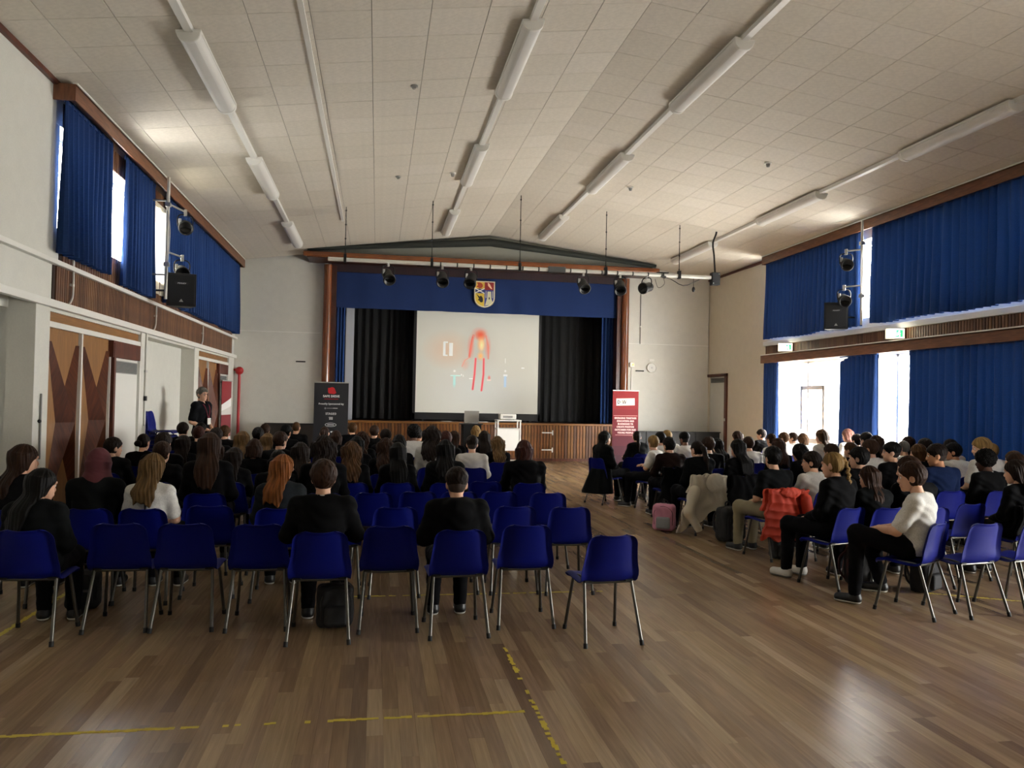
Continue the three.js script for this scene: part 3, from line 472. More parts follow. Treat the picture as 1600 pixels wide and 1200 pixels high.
function lampPole(label, x, side, z, y0, y1, ys) {
  const t = thing('lamp_pole', label, 'lamp pole', [x, y0, z]);
  part('pole', cyl(0.026, 0.026, [x, y0, z], [x, y1, z], 10), M.pipeWhite, t);
  for (const y of ys) part('bracket', [cyl(0.015, 0.015, [x, y, z], [x + side * 0.34, y, z], 8), bx(x + side * 0.33, x + side * 0.35, y - 0.05, y + 0.05, z - 0.05, z + 0.05)], M.steel, t);
  part('clamp', [bx(x - 0.04, x + 0.04, y0 + 0.55, y0 + 0.62, z - 0.04, z + 0.04), bx(x - 0.04, x + 0.04, y1 - 0.5, y1 - 0.43, z - 0.04, z + 0.04)], M.steel, t);
  part('cable', tube([[x, y1 - 0.5, z + 0.03], [x - side * 0.05, y1 - 0.9, z + 0.04], [x - side * 0.02, y0 + 0.5, z + 0.03], [x, y0, z + 0.03]], 0.008, 5, 24), M.pipeWhite, t);
}
lampPole('white upright pole with brackets on the left wall beside the loudspeaker', -3.55, -1, -13.95, 3.34, 5.4, [3.75, 5.0]);
lampPole('white upright pole with brackets on the right wall at the bright gap', 9.6, 1, -14.38, 3.42, 5.54, [3.7, 5.0]);
function poleLamp(label, x, y, z, turn, px, pz) { stageLamp(x, y, z, turn, 0.35, label, 0.9); const t = scene.children.at(-1); t.userData.group = 'lamps on the wall poles'; const dx = px - x, dz = pz - z; mesh('cross_arm', cyl(0.016, 0.016, [0, 0.02, 0], [dx * Math.cos(turn) - dz * Math.sin(turn), 0.02, dx * Math.sin(turn) + dz * Math.cos(turn)], 8), M.steel, t); }
poleLamp('upper black lamp on the left wall pole', -3.4, 4.93, -14.5, R(200), -3.55, -13.95);
poleLamp('lower black lamp above the left loudspeaker', -3.42, 4.12, -14.45, R(200), -3.55, -13.95);
poleLamp('upper black lamp on the right wall pole', 9.4, 4.93, -14.62, R(160), 9.6, -14.38);
poleLamp('lower black lamp above the right loudspeaker', 9.4, 4.2, -14.68, R(160), 9.6, -14.38);
function exitSign(label, z) {
  const t = thing('exit_sign', label, 'exit sign', [XR - 0.18, 3.08, z], R(-32));
  const tex = canvasTex(256, 192, (c) => { c.fillStyle = '#fff6df'; c.fillRect(0, 0, 256, 192); c.fillStyle = '#22a867'; c.fillRect(118, 24, 118, 144); c.fillStyle = '#f4f0dc'; c.beginPath(); c.arc(186, 52, 12, 0, 7); c.fill(); c.lineWidth = 14; c.strokeStyle = '#f4f0dc'; c.beginPath(); c.moveTo(182, 70); c.lineTo(172, 108); c.lineTo(196, 130); c.lineTo(188, 160); c.moveTo(172, 108); c.lineTo(150, 140); c.moveTo(156, 86); c.lineTo(204, 92); c.stroke(); c.fillRect(128, 36, 14, 110); });
  mesh('housing', bx(-0.17, 0.17, 0, 0.2, -0.06, 0.03, 0.008), M.white, t);
  mesh('sign_face', new THREE.PlaneGeometry(0.32, 0.18).translate(0, 0.1, 0.033), new THREE.MeshStandardMaterial({ map: tex, emissiveMap: tex, emissive: new THREE.Color(1, 0.95, 0.85), emissiveIntensity: 2.2, roughness: 0.5 }), t);
  mesh('wall_arm', bx(0.05, 0.16, 0.04, 0.16, -0.12, -0.06), M.greyDark, t);
  const l = new THREE.PointLight(new THREE.Color(1, 0.92, 0.72), 0.25, 3); l.position.set(XR - 0.3, 3.2, z + 0.12); l.castShadow = true; scene.add(l);
}
exitSign('lit green exit sign at the stage end of the right wall', -17.65);
exitSign('lit green exit sign nearer the viewer on the right wall', -13.55);
{ const t = thing('fire_bell_pipe', 'red upright pipe with a red ball top by the left stage wall', 'pipe', [-3.74, 0, ZB + 0.12]); mesh('pipe', cyl(0.04, 0.04, [0, 0, 0], [0, 2.38, 0], 12), M.red, t); mesh('ball', sph(0.11, 0, 2.42, 0), M.red, t); mesh('arm', cyl(0.03, 0.03, [-0.15, 2.44, 0], [0, 2.44, 0], 10), M.red, t); }
for (const [x, l] of [[-2.13, 'small black coat hook bar on the white wall left of the stage'], [7.75, 'small black coat hook bar on the white wall right of the stage']]) { const t = thing('hook_bar', l, 'hook bar', [x, 2.7, ZB + 0.02]); mesh('bar', bx(-0.13, 0.13, 0, 0.035, -0.02, 0.02, 0.005), M.black, t); mesh('hooks', [0, 1, 2].map(k => cyl(0.008, 0.008, [-0.08 + k * 0.08, 0.01, 0.02], [-0.08 + k * 0.08, 0.03, 0.06], 6)), M.black, t); }
{ const t = thing('wall_dial', 'round clear-fronted dial on the white wall right of the stage', 'dial', [8.12, 2.82, ZB + 0.02]); mesh('body', clean(new THREE.CylinderGeometry(0.14, 0.15, 0.05, 24)).rotateX(Math.PI / 2), mat('#c9c8c0', 0.4), t); mesh('rim', clean(new THREE.TorusGeometry(0.14, 0.014, 6, 24)).translate(0, 0, 0.03), M.white, t); mesh('centre', clean(new THREE.CylinderGeometry(0.03, 0.03, 0.08, 12)).rotateX(Math.PI / 2), M.silver, t); mesh('tag', bx(-0.08, 0.08, 0.2, 0.26, -0.02, 0.01), M.white, t); }
{ const t = thing('thermostat', 'small white control box with an amber lamp beside the right stage post', 'control box', [7.5, 2.82, ZB + 0.02]); mesh('box', bx(-0.07, 0.07, 0, 0.14, -0.02, 0.05, 0.008), M.white, t); mesh('indicator_lamp', sph(0.03, 0.02, 0.08, 0.05), mat('#ffb070', 0.4, { emissive: new THREE.Color(1, 0.5, 0.2), emissiveIntensity: 1.2 }), t); mesh('conduit', bx(-0.015, 0.015, -1.6, 0, -0.02, 0.005), M.white, t); const l = new THREE.PointLight(new THREE.Color(1, 0.55, 0.25), 0.02, 1); l.position.set(7.52, 2.9, ZB + 0.13); scene.add(l); }
{ const t = thing('wall_conduit', 'thin grey conduit running down the white wall right of the stage', 'conduit', [7.75, 3.53, ZB + 0.015]); mesh('conduit', cyl(0.014, 0.014, [0, 0, 0], [0, 1.75, 0], 8), M.grey, t); mesh('clip', bx(-0.03, 0.03, 0.5, 0.54, -0.012, 0.018), M.white, t); }
for (const [z, y0, y1, l] of [[-10.75, 2.84, 3.42, 'short white pipe crossing the slatted band near the left alcove'], [-14.55, 2.84, 3.3, 'short white pipe crossing the slatted band under the narrow curtain'], [-18.3, 2.84, 3.3, 'short white pipe crossing the slatted band near the far doors']]) { const t = thing('wall_pipe', l, 'pipe', [XL + 0.05, y0, z]); mesh('pipe', tube([[0, 0, 0.12], [0, 0.05, 0.05], [0, 0.12, 0], [0, y1 - y0, 0]], 0.014, 8, 16), M.pipeWhite, t); mesh('clip', bx(-0.03, 0.012, 0.25, 0.28, -0.025, 0.025), M.pipeWhite, t); }
{ const t = thing('wall_conduit', 'white conduit with small boxes down the pilaster beside the nearer white door', 'conduit', [XL + 0.015, 0, -14.15]); mesh('conduit', cyl(0.014, 0.014, [0, 1.2, 0], [0, 2.76, 0], 8), M.pipeWhite, t); mesh('switch_box', bx(-0.01, 0.03, 1.62, 1.7, -0.04, 0.04, 0.006), M.black, t); mesh('clip', bx(-0.01, 0.02, 2.1, 2.14, -0.05, 0.05), M.steel, t); }
{ const t = thing('door_bolt', 'long grey bolt handle on the pilaster next to the left alcove', 'bolt', [XL + 0.012, 1.3, -10.0]); mesh('rod', bx(-0.006, 0.012, -0.35, 0.42, -0.012, 0.012, 0.004), M.grey, t); mesh('knob', sph(0.022, 0.03, 0.1, 0.1), M.black, t); }
{ // low dark partition in front of the right part of the back wall
  const t = thing('low_partition', 'long low black panel standing before the right back wall', 'partition', [8.3, 0, -21.6]); for (let i = 0; i < 4; i++) mesh('panel', bx(-1.4 + i * 0.75, -0.66 + i * 0.75, 0, 0.92, -0.04, 0.04, 0.01), mat(['#1b1c1d', '#1f2021', '#191a1a', '#202122'][i], 0.6), t); mesh('top_rail', bx(-1.42, 1.62, 0.92, 0.95, -0.05, 0.05, 0.008), M.black, t); mesh('feet', [bx(-1.2, -1.12, 0, 0.05, -0.25, 0.25), bx(1.3, 1.38, 0, 0.05, -0.25, 0.25)], M.black, t); }
{ const t = thing('low_partition', 'short low black panel against the white wall left of the dark banner', 'partition', [-2.2, 0, -21.9]); mesh('panel', bx(-0.75, 0.6, 0, 0.98, -0.05, 0.05, 0.01), mat('#211913', 0.6), t); mesh('top_rail', bx(-0.77, 0.62, 0.98, 1.02, -0.07, 0.07, 0.01), M.black, t); mesh('feet', [bx(-0.6, -0.54, 0, 0.05, -0.25, 0.25), bx(0.4, 0.46, 0, 0.05, -0.25, 0.25)], M.black, t); }

// ---------------------------------------------------------------- banners
function banner(label, x, z, w, h, tex, turn = 0, backCol = '#222') {
  const t = thing('roll_up_banner', label, 'banner', [x, 0, z], turn); const g = new THREE.PlaneGeometry(w, h, 12, 1), p = g.attributes.position; for (let i = 0; i < p.count; i++) p.setZ(i, 0.012 * Math.cos(p.getX(i) / w * 3));
  g.computeVertexNormals(); mesh('printed_sheet', g.translate(0, h / 2 + 0.09, 0.012), new THREE.MeshStandardMaterial({ map: tex, roughness: 0.85, side: THREE.FrontSide }), t); mesh('sheet_back', bx(-w / 2, w / 2, 0.09, h + 0.09, -0.002, 0.004), mat(backCol, 0.8), t);
  mesh('top_rail', bx(-w / 2 - 0.01, w / 2 + 0.01, h + 0.085, h + 0.115, -0.012, 0.03, 0.008), M.silver, t); mesh('base', bx(-w / 2 - 0.02, w / 2 + 0.02, 0, 0.09, -0.1, 0.1, 0.02), M.silver, t); mesh('support_pole', cyl(0.012, 0.012, [0, 0.08, -0.04], [0, h + 0.09, -0.02], 8), M.darkMetal, t);
}
{
  const dark = canvasTex(512, 1180, (c, w, h) => {
    c.fillStyle = '#232327'; c.fillRect(0, 0, w, h); c.textAlign = 'center';
    c.fillStyle = '#c3232b'; c.beginPath(); c.arc(265, 110, 46, 2.6, 6.0); c.lineTo(330, 150); c.lineTo(300, 168); c.lineTo(216, 160); c.lineTo(200, 120); c.fill(); c.fillRect(205, 75, 70, 60);
    const tx = (s, y, px, col, f = 'bold') => { c.fillStyle = col; c.font = `${f} ${px}px sans-serif`; c.fillText(s, 256, y); };
    tx('SAFE DRIVE', 216, 46, '#f4f4f4'); c.fillStyle = '#8c2026'; c.fillRect(150, 236, 212, 12); tx('Proudly Sponsored by', 328, 36, '#efefef'); c.fillStyle = '#8a8a8e'; c.beginPath(); c.arc(170, 382, 14, 0, 7); c.fill(); c.fillRect(192, 376, 90, 10); c.fillStyle = '#b4b4b6'; c.fillRect(284, 374, 70, 12); tx('STAGED', 478, 44, '#dedede'); c.fillStyle = '#d0d0d0'; c.fillRect(226, 512, 60, 10); c.fillRect(232, 528, 22, 22); c.fillRect(260, 528, 24, 22);
    c.strokeStyle = '#d8d8d8'; c.lineWidth = 7; c.beginPath(); c.ellipse(256, 628, 82, 26, 0, 0, 7); c.stroke(); c.fillStyle = '#d8d8d8'; c.fillRect(206, 622, 100, 12); c.fillRect(256, 722, 100, 22); c.fillRect(308, 800, 40, 24); c.fillStyle = '#d8d8d8'; c.beginPath(); c.arc(330, 906, 18, 0, 7); c.fill(); c.fillStyle = '#aaaaaa'; c.fillRect(356, 898, 76, 14);
  });
  banner('dark grey roll-up banner with a red emblem and white lettering beside the stage', -1.16, -20.6, 0.86, 2.02, dark, 0);
  const red = canvasTex(512, 1280, (c, w, h) => {
    const bands = ['#7d1a1e', '#771a1f', '#6d181f', '#60161f', '#541520', '#481420', '#3c131f', '#31111d']; bands.forEach((b, i) => { c.fillStyle = b; c.fillRect(0, i * h / 8, w, h / 8 + 1); });
    c.save(); c.translate(252, 190); c.rotate(-0.03); c.fillStyle = '#e2d5c8'; c.fillRect(-182, -60, 364, 122); c.fillStyle = '#221a1c'; c.font = 'bold 92px sans-serif'; c.fillText('D', -166, 34); c.fillText('W', -70, 34); c.fillStyle = '#8f8078'; c.font = 'bold 60px sans-serif'; c.fillText('Y', -102, 30); c.fillStyle = '#b6a79d'; c.font = '22px sans-serif'; c.fillText('Developing the', 24, -18); c.fillText('Young', 24, 8); c.fillText('Workforce', 24, 34); c.restore();
    c.fillStyle = '#d9a9a4'; c.fillRect(20, 430, w - 40, 5); c.fillRect(60, 768, w - 120, 5); c.fillStyle = '#e6c9c4'; c.font = 'bold 42px sans-serif'; c.textAlign = 'center';
    ['BRINGING TOGETHER', 'EDUCATION AND', 'BUSINESSES TO', 'CREATE POSITIVE', 'OUTCOMES FOR OUR', 'YOUNG PEOPLE'].forEach((s, i) => c.fillText(s, 256, 490 + i * 51));
  });
  banner('red roll-up banner with white capitals right of the stage', 6.63, -20.4, 0.74, 1.98, red, R(3));
  const third = canvasTex(256, 1024, (c, w, h) => { c.fillStyle = '#dcd8d2'; c.fillRect(0, 0, w, h); c.fillStyle = '#8a2a30'; c.fillRect(0, 0, w, 300); c.fillStyle = '#83333a'; c.fillRect(0, 430, w, 280); c.fillStyle = '#6d5d66'; for (let i = 0; i < 8; i++) c.fillRect(60, 600 + i * 44, 140, 20); c.fillStyle = '#f2efec'; c.beginPath(); c.moveTo(0, 300); c.lineTo(w, 210); c.lineTo(w, 320); c.lineTo(0, 380); c.fill(); });
  banner('narrow red and white banner behind the standing man', -3.74, -20.6, 0.8, 2.0, third, R(84));
}

// ---------------------------------------------------------------- blue plastic chairs
function shellGeo() {
  const prof = new THREE.CatmullRomCurve3([[0, 0.405, -0.225], [0, 0.437, -0.205], [0, 0.447, -0.15], [0, 0.437, -0.02], [0, 0.432, 0.1], [0, 0.447, 0.158], [0, 0.5, 0.188], [0, 0.6, 0.208], [0, 0.7, 0.23], [0, 0.79, 0.255]].map(p => new THREE.Vector3(...p)), false, 'centripetal');
  const NU = 16, NV = 36, L = prof.getLength(), pos = [], idx = [], rows = [];
  for (let j = 0; j <= NV; j++) {
    const t0 = j / NV, t = t0 - 0.11 * Math.sin(2 * Math.PI * t0), c = prof.getPointAt(t), tg = prof.getTangentAt(t), s = t * L, nrm = new THREE.Vector3(0, tg.z, -tg.y); // towards the sitter
    const back = THREE.MathUtils.smoothstep(c.y, 0.45, 0.56); let hw = THREE.MathUtils.lerp(0.212, 0.19, THREE.MathUtils.smoothstep(c.y, 0.5, 0.8)) + 0.012 * Math.exp(-(((c.y - 0.5) / 0.06) ** 2));
    const end = Math.min(s, L - s), r = s < L / 2 ? 0.05 : 0.075; if (end < r) hw += -r + Math.sqrt(Math.max(0, r * r - (r - end) ** 2));
    for (let i = 0; i <= NU; i++) {
      const u = (i / NU * 2 - 1), e = Math.abs(u), x = u * hw, lift = (back * 0.042 + (1 - back) * 0.014) * e ** 2.2 - 0.03 * Math.max(0, e - 0.93) / 0.07 * (0.5 + 0.5 * back) - (L - s < 0.02 ? (0.02 - (L - s)) * 0.5 : 0);
      rows.push([new THREE.Vector3(x, c.y + nrm.y * lift, c.z + nrm.z * lift), nrm]);
    }
  }
  for (const [p] of rows) pos.push(p.x, p.y, p.z); const off = rows.length; for (const [p, n] of rows) pos.push(p.x, p.y - n.y * 0.006, p.z - n.z * 0.006);
  const W = NU + 1; for (let j = 0; j < NV; j++) for (let i = 0; i < NU; i++) { const a = j * W + i, b = a + W; idx.push(a, a + 1, b, a + 1, b + 1, b, a + off, b + off, a + 1 + off, a + 1 + off, b + off, b + 1 + off); }
  const edge = []; for (let i = 0; i < W; i++) edge.push(i); for (let j = 1; j <= NV; j++) edge.push(j * W + NU); for (let i = NU - 1; i >= 0; i--) edge.push(NV * W + i); for (let j = NV - 1; j > 0; j--) edge.push(j * W);
  for (let k = 0; k < edge.length; k++) { const a = edge[k], b = edge[(k + 1) % edge.length]; idx.push(a, a + off, b, b, a + off, b + off); }
  const g = new THREE.BufferGeometry(); g.setAttribute('position', new THREE.Float32BufferAttribute(pos, 3)); g.setIndex(idx); g.computeVertexNormals(); return g;
}
const CH = { shell: shellGeo(), bar: [tube([[-0.175, 0.43, -0.13], [-0.16, 0.44, -0.1], [-0.16, 0.44, 0.1], [-0.18, 0.432, 0.135]], 0.011, 8, 12), tube([[0.175, 0.43, -0.13], [0.16, 0.44, -0.1], [0.16, 0.44, 0.1], [0.18, 0.432, 0.135]], 0.011, 8, 12)], cross: cyl(0.011, 0.011, [-0.185, 0.432, 0.14], [0.185, 0.432, 0.14], 8), cross2: cyl(0.01, 0.01, [-0.17, 0.425, -0.12], [0.17, 0.425, -0.12], 8), rivets: [-1, 1].map(s => bx(s * 0.16 - 0.03, s * 0.16 + 0.03, 0.435, 0.45, 0.12, 0.16, 0.005)), legs: [], caps: [] };
for (const s of [-1, 1]) { CH.legs.push(cyl(0.0125, 0.011, [s * 0.215, 0.02, 0.275], [s * 0.183, 0.438, 0.14], 10), cyl(0.0125, 0.011, [s * 0.205, 0.02, -0.215], [s * 0.172, 0.43, -0.128], 10)); CH.caps.push(cyl(0.016, 0.016, [s * 0.217, 0, 0.281], [s * 0.2145, 0.035, 0.272], 10), cyl(0.016, 0.016, [s * 0.207, 0, -0.219], [s * 0.2045, 0.035, -0.213], 10)); }
function chair(label, x, z, turn, group, y = 0) {
  const t = thing('plastic_chair', label, 'chair', [x, y, z], turn, group);
  mesh('seat_shell', CH.shell, M.chairBlue, t); for (const g of CH.bar) mesh('frame_rail', g, M.chrome, t); mesh('crossbar', CH.cross, M.chrome, t); mesh('crossbar', CH.cross2, M.chrome, t); for (const g of CH.rivets) mesh('fixing_block', g, M.rubber, t);
  CH.legs.forEach((g, i) => { const l = mesh('leg', g, M.chrome, t); mesh('foot_cap', CH.caps[i], M.rubber, l); }); return t;
}

// ---------------------------------------------------------------- people: smooth distance fields meshed with surface nets
function nets(f, lo, hi, h) {
  const n = [0, 1, 2].map(i => Math.ceil((hi[i] - lo[i]) / h) + 1), [nx, ny, nz] = n, v = new Float32Array(nx * ny * nz), at = new Int32Array(nx * ny * nz).fill(-1), pos = [], idx = [];
  const B = 5, far = B * h * 0.87 + 0.03;                   // blocks well away from the surface are filled with one value
  for (let K = 0; K < nz; K += B) for (let Jb = 0; Jb < ny; Jb += B) for (let I = 0; I < nx; I += B) {
    const c = f(lo[0] + (I + B / 2 - 0.5) * h, lo[1] + (Jb + B / 2 - 0.5) * h, lo[2] + (K + B / 2 - 0.5) * h), skip = Math.abs(c) > far;
    for (let k = K; k < Math.min(nz, K + B); k++) for (let j = Jb; j < Math.min(ny, Jb + B); j++) for (let i = I; i < Math.min(nx, I + B); i++) v[i + j * nx + k * nx * ny] = skip ? c : f(lo[0] + i * h, lo[1] + j * h, lo[2] + k * h);
  }
  const sx = 1, sy = nx, sz = nx * ny;
  for (let k = 0; k < nz - 1; k++) for (let j = 0; j < ny - 1; j++) for (let i = 0; i < nx - 1; i++) {
    const b = i + j * sy + k * sz; let m = 0; for (let c = 0; c < 8; c++) if (v[b + (c & 1) + (c >> 1 & 1) * sy + (c >> 2) * sz] < 0) m |= 1 << c;
    if (m === 0 || m === 255) continue; let X = 0, Y = 0, Z = 0, cnt = 0;
    for (let e = 0; e < 12; e++) { const ax = e >> 2, r = e & 3, c0 = ax === 0 ? r << 1 : ax === 1 ? (r & 1) | (r >> 1) << 2 : r, c1 = c0 | 1 << ax; if ((m >> c0 & 1) === (m >> c1 & 1)) continue; const v0 = v[b + (c0 & 1) + (c0 >> 1 & 1) * sy + (c0 >> 2) * sz], v1 = v[b + (c1 & 1) + (c1 >> 1 & 1) * sy + (c1 >> 2) * sz], t = v0 / (v0 - v1); X += (c0 & 1) + (ax === 0 ? t : 0); Y += (c0 >> 1 & 1) + (ax === 1 ? t : 0); Z += (c0 >> 2) + (ax === 2 ? t : 0); cnt++; }
    at[b] = pos.length / 3; pos.push(lo[0] + (i + X / cnt) * h, lo[1] + (j + Y / cnt) * h, lo[2] + (k + Z / cnt) * h);
  }
  for (let k = 1; k < nz - 1; k++) for (let j = 1; j < ny - 1; j++) for (let i = 1; i < nx - 1; i++) {
    const b = i + j * sy + k * sz, s = v[b] < 0;
    const quad = (a, c, d, e, fl) => { if (a < 0 || c < 0 || d < 0 || e < 0) return; fl ? idx.push(a, c, d, a, d, e) : idx.push(a, d, c, a, e, d); };
    if (s !== v[b + sx] < 0) quad(at[b - sy - sz], at[b - sz], at[b], at[b - sy], s);
    if (s !== v[b + sy] < 0) quad(at[b - sx - sz], at[b - sx], at[b], at[b - sz], s);
    if (s !== v[b + sz] < 0) quad(at[b - sx - sy], at[b - sy], at[b], at[b - sx], s);
  }
  const g = new THREE.BufferGeometry(), nor = new Float32Array(pos.length), e = h * 0.35;
  for (let i = 0; i < pos.length; i += 3) {
    let x = pos[i], y = pos[i + 1], z = pos[i + 2]; const d = f(x, y, z); let gx = f(x + e, y, z) - f(x - e, y, z), gy = f(x, y + e, z) - f(x, y - e, z), gz = f(x, y, z + e) - f(x, y, z - e); const l = Math.hypot(gx, gy, gz) || 1; gx /= l; gy /= l; gz /= l;
    const mv = Math.max(-h * 0.5, Math.min(h * 0.5, d * 0.7)); pos[i] -= gx * mv; pos[i + 1] -= gy * mv; pos[i + 2] -= gz * mv; nor[i] = gx; nor[i + 1] = gy; nor[i + 2] = gz;
  }
  g.setAttribute('position', new THREE.Float32BufferAttribute(pos, 3)); g.setAttribute('normal', new THREE.BufferAttribute(nor, 3)); g.setIndex(idx); return g;
}
const cp = (a, b, ra, rb = ra, sx = 1) => { const [ax, ay, az] = a, dx = (b[0] - ax) * sx, dy = b[1] - ay, dz = b[2] - az, dd = dx * dx + dy * dy + dz * dz || 1e-9; return (x, y, z) => { const px = (x - ax) * sx, py = y - ay, pz = z - az, t = Math.max(0, Math.min(1, (px * dx + py * dy + pz * dz) / dd)); return Math.hypot(px - dx * t, py - dy * t, pz - dz * t) - (ra + (rb - ra) * t); }; };
const el = (c, r) => (x, y, z) => { const X = (x - c[0]) / r[0], Y = (y - c[1]) / r[1], Z = (z - c[2]) / r[2], k = Math.hypot(X, Y, Z), k1 = Math.hypot(X / r[0], Y / r[1], Z / r[2]); return k1 > 1e-6 ? k * (k - 1) / k1 : -Math.min(...r); };
const smin = (a, b, k) => { const h = Math.max(k - Math.abs(a - b), 0) / k; return Math.min(a, b) - h * h * k * 0.25; };
const un = (l, k) => (x, y, z) => { let d = l[0](x, y, z); for (let i = 1; i < l.length; i++) d = smin(d, l[i](x, y, z), k); return d; };
const n3 = (x, y, z) => Math.sin(x * 1.7 + 1.3 * Math.sin(y * 1.1 + z)) * Math.sin(y * 1.3 + 1.1 * Math.sin(z * 1.7 + x * 0.7)) * 0.6 + Math.sin(z * 1.9 + y * 0.8 + 2 * Math.sin(x * 0.9)) * 0.4;

// head, about the middle of the skull, facing -z
const headF = un([el([0, 0, 0], [0.076, 0.1, 0.097]), el([0, -0.06, -0.03], [0.061, 0.078, 0.066]), cp([0, -0.1, -0.075], [0, -0.115, -0.075], 0.022), cp([0, -0.01, -0.096], [0, -0.046, -0.111], 0.008, 0.012), cp([-0.014, -0.052, -0.1], [0.014, -0.052, -0.1], 0.01), cp([-0.045, 0.012, -0.083], [0.045, 0.012, -0.083], 0.012), cp([-0.02, -0.083, -0.094], [0.02, -0.083, -0.094], 0.009), el([-0.076, -0.025, 0.008], [0.013, 0.032, 0.019]), el([0.076, -0.025, 0.008], [0.013, 0.032, 0.019])], 0.018);
const headSdf = (x, y, z) => { let d = headF(x, y, z); for (const s of [-1, 1]) { const e = Math.hypot((x - s * 0.032) * 1, (y + 0.012) * 1.4, (z + 0.098)) - 0.017; d = Math.max(d, -(e) - 0.004 > 0 ? d + 0.5 * (-e - 0.004) : d); } return d; };
const heads = { near: nets(headSdf, [-0.11, -0.16, -0.16], [0.11, 0.13, 0.13], 0.008), far: nets(headSdf, [-0.12, -0.17, -0.17], [0.12, 0.14, 0.14], 0.0115) };
const eyeGeo = (() => { const l = []; for (const s of [-1, 1]) { l.push([sph(0.0115, s * 0.031, -0.012, -0.086, 1, 1, 1, 8, 6), [0.75, 0.73, 0.7]], [sph(0.0058, s * 0.031, -0.012, -0.0945, 1, 1, 0.7, 8, 6), [0.03, 0.02, 0.015]]); } return join(l.map(([g, c]) => { const n = g.attributes.position.count, a = new Float32Array(n * 3); for (let i = 0; i < n; i++) a.set(c, i * 3); g.setAttribute('color', new THREE.BufferAttribute(a, 3)); return g; })); })();
const eyeMat = mat('#ffffff', 0.25, { vertexColors: true }), browGeo = join([-1, 1].map(s => tube([[s * 0.014, 0.012, -0.097], [s * 0.03, 0.018, -0.0945], [s * 0.048, 0.01, -0.083]], 0.0035, 5, 8))), mouthGeo = tube([[-0.022, -0.083, -0.096], [0, -0.081, -0.1045], [0.022, -0.083, -0.096]], 0.0042, 6, 10);

// a hand: palm, four unequal bent fingers and a thumb from the side of the palm; points along -z, palm down
const handSdf = un([un([el([0, 0, -0.045], [0.04, 0.015, 0.048]), cp([0, 0, 0.02], [0, 0, -0.02], 0.026, 0.028)], 0.02), ...[[-0.029, 0.062, 0.0075], [-0.01, 0.075, 0.0085], [0.01, 0.07, 0.0085], [0.028, 0.056, 0.0075]].flatMap(([x, L, r]) => [cp([x * 0.9, 0.002, -0.075], [x * 1.1, -0.006, -0.08 - L * 0.45], r + 0.001, r), cp([x * 1.1, -0.006, -0.08 - L * 0.45], [x * 1.1, -0.03, -0.08 - L * 0.85], r, r - 0.0015)]), cp([-0.03, -0.004, -0.03], [-0.055, -0.012, -0.06], 0.012, 0.01), cp([-0.055, -0.012, -0.06], [-0.05, -0.022, -0.088], 0.01, 0.008)], 0.006);
const handGeo = { near: nets(handSdf, [-0.08, -0.06, -0.17], [0.06, 0.04, 0.06], 0.005), far: nets(handSdf, [-0.08, -0.06, -0.17], [0.06, 0.04, 0.06], 0.0085) };

// hair, about the middle of the skull
const face = (y0 = 0) => (x, y, z) => (-z * 0.86 - (y - y0) * 0.5) - 0.052 + 1.2 * Math.max(0, Math.abs(x) - 0.05);
const strand = (x, y, z, a, w) => a * (Math.sin((Math.atan2(x, z + 0.02) * 14) + 2.2 * Math.sin(y * w)) * 0.6 + Math.sin(Math.atan2(x, z + 0.02) * 37 + y * w * 1.7) * 0.4);
const cap0 = el([0, 0.004, 0.006], [0.084, 0.108, 0.104]), faceCut = face();
const fall = (w, len, spread, wave) => (x, y, z) => {      // hair hanging behind the shoulders
  const t = Math.max(0, Math.min(1, (0.03 - y) / len)), cz = 0.045 + 0.105 * THREE.MathUtils.smoothstep(t * len, 0.08, 0.27), hw = w + spread * t + 0.012 * wave * Math.sin(t * 9), hd = 0.055 - 0.022 * t;
  const d = Math.hypot(x / hw, (z - cz) / hd), r = (d - 1) * Math.min(hw, hd) * 0.9; return Math.max(r, y - 0.04, -len + 0.03 - y + 0.03 * Math.sin(x * 60 + 1) * Math.sin(x * 23));
};
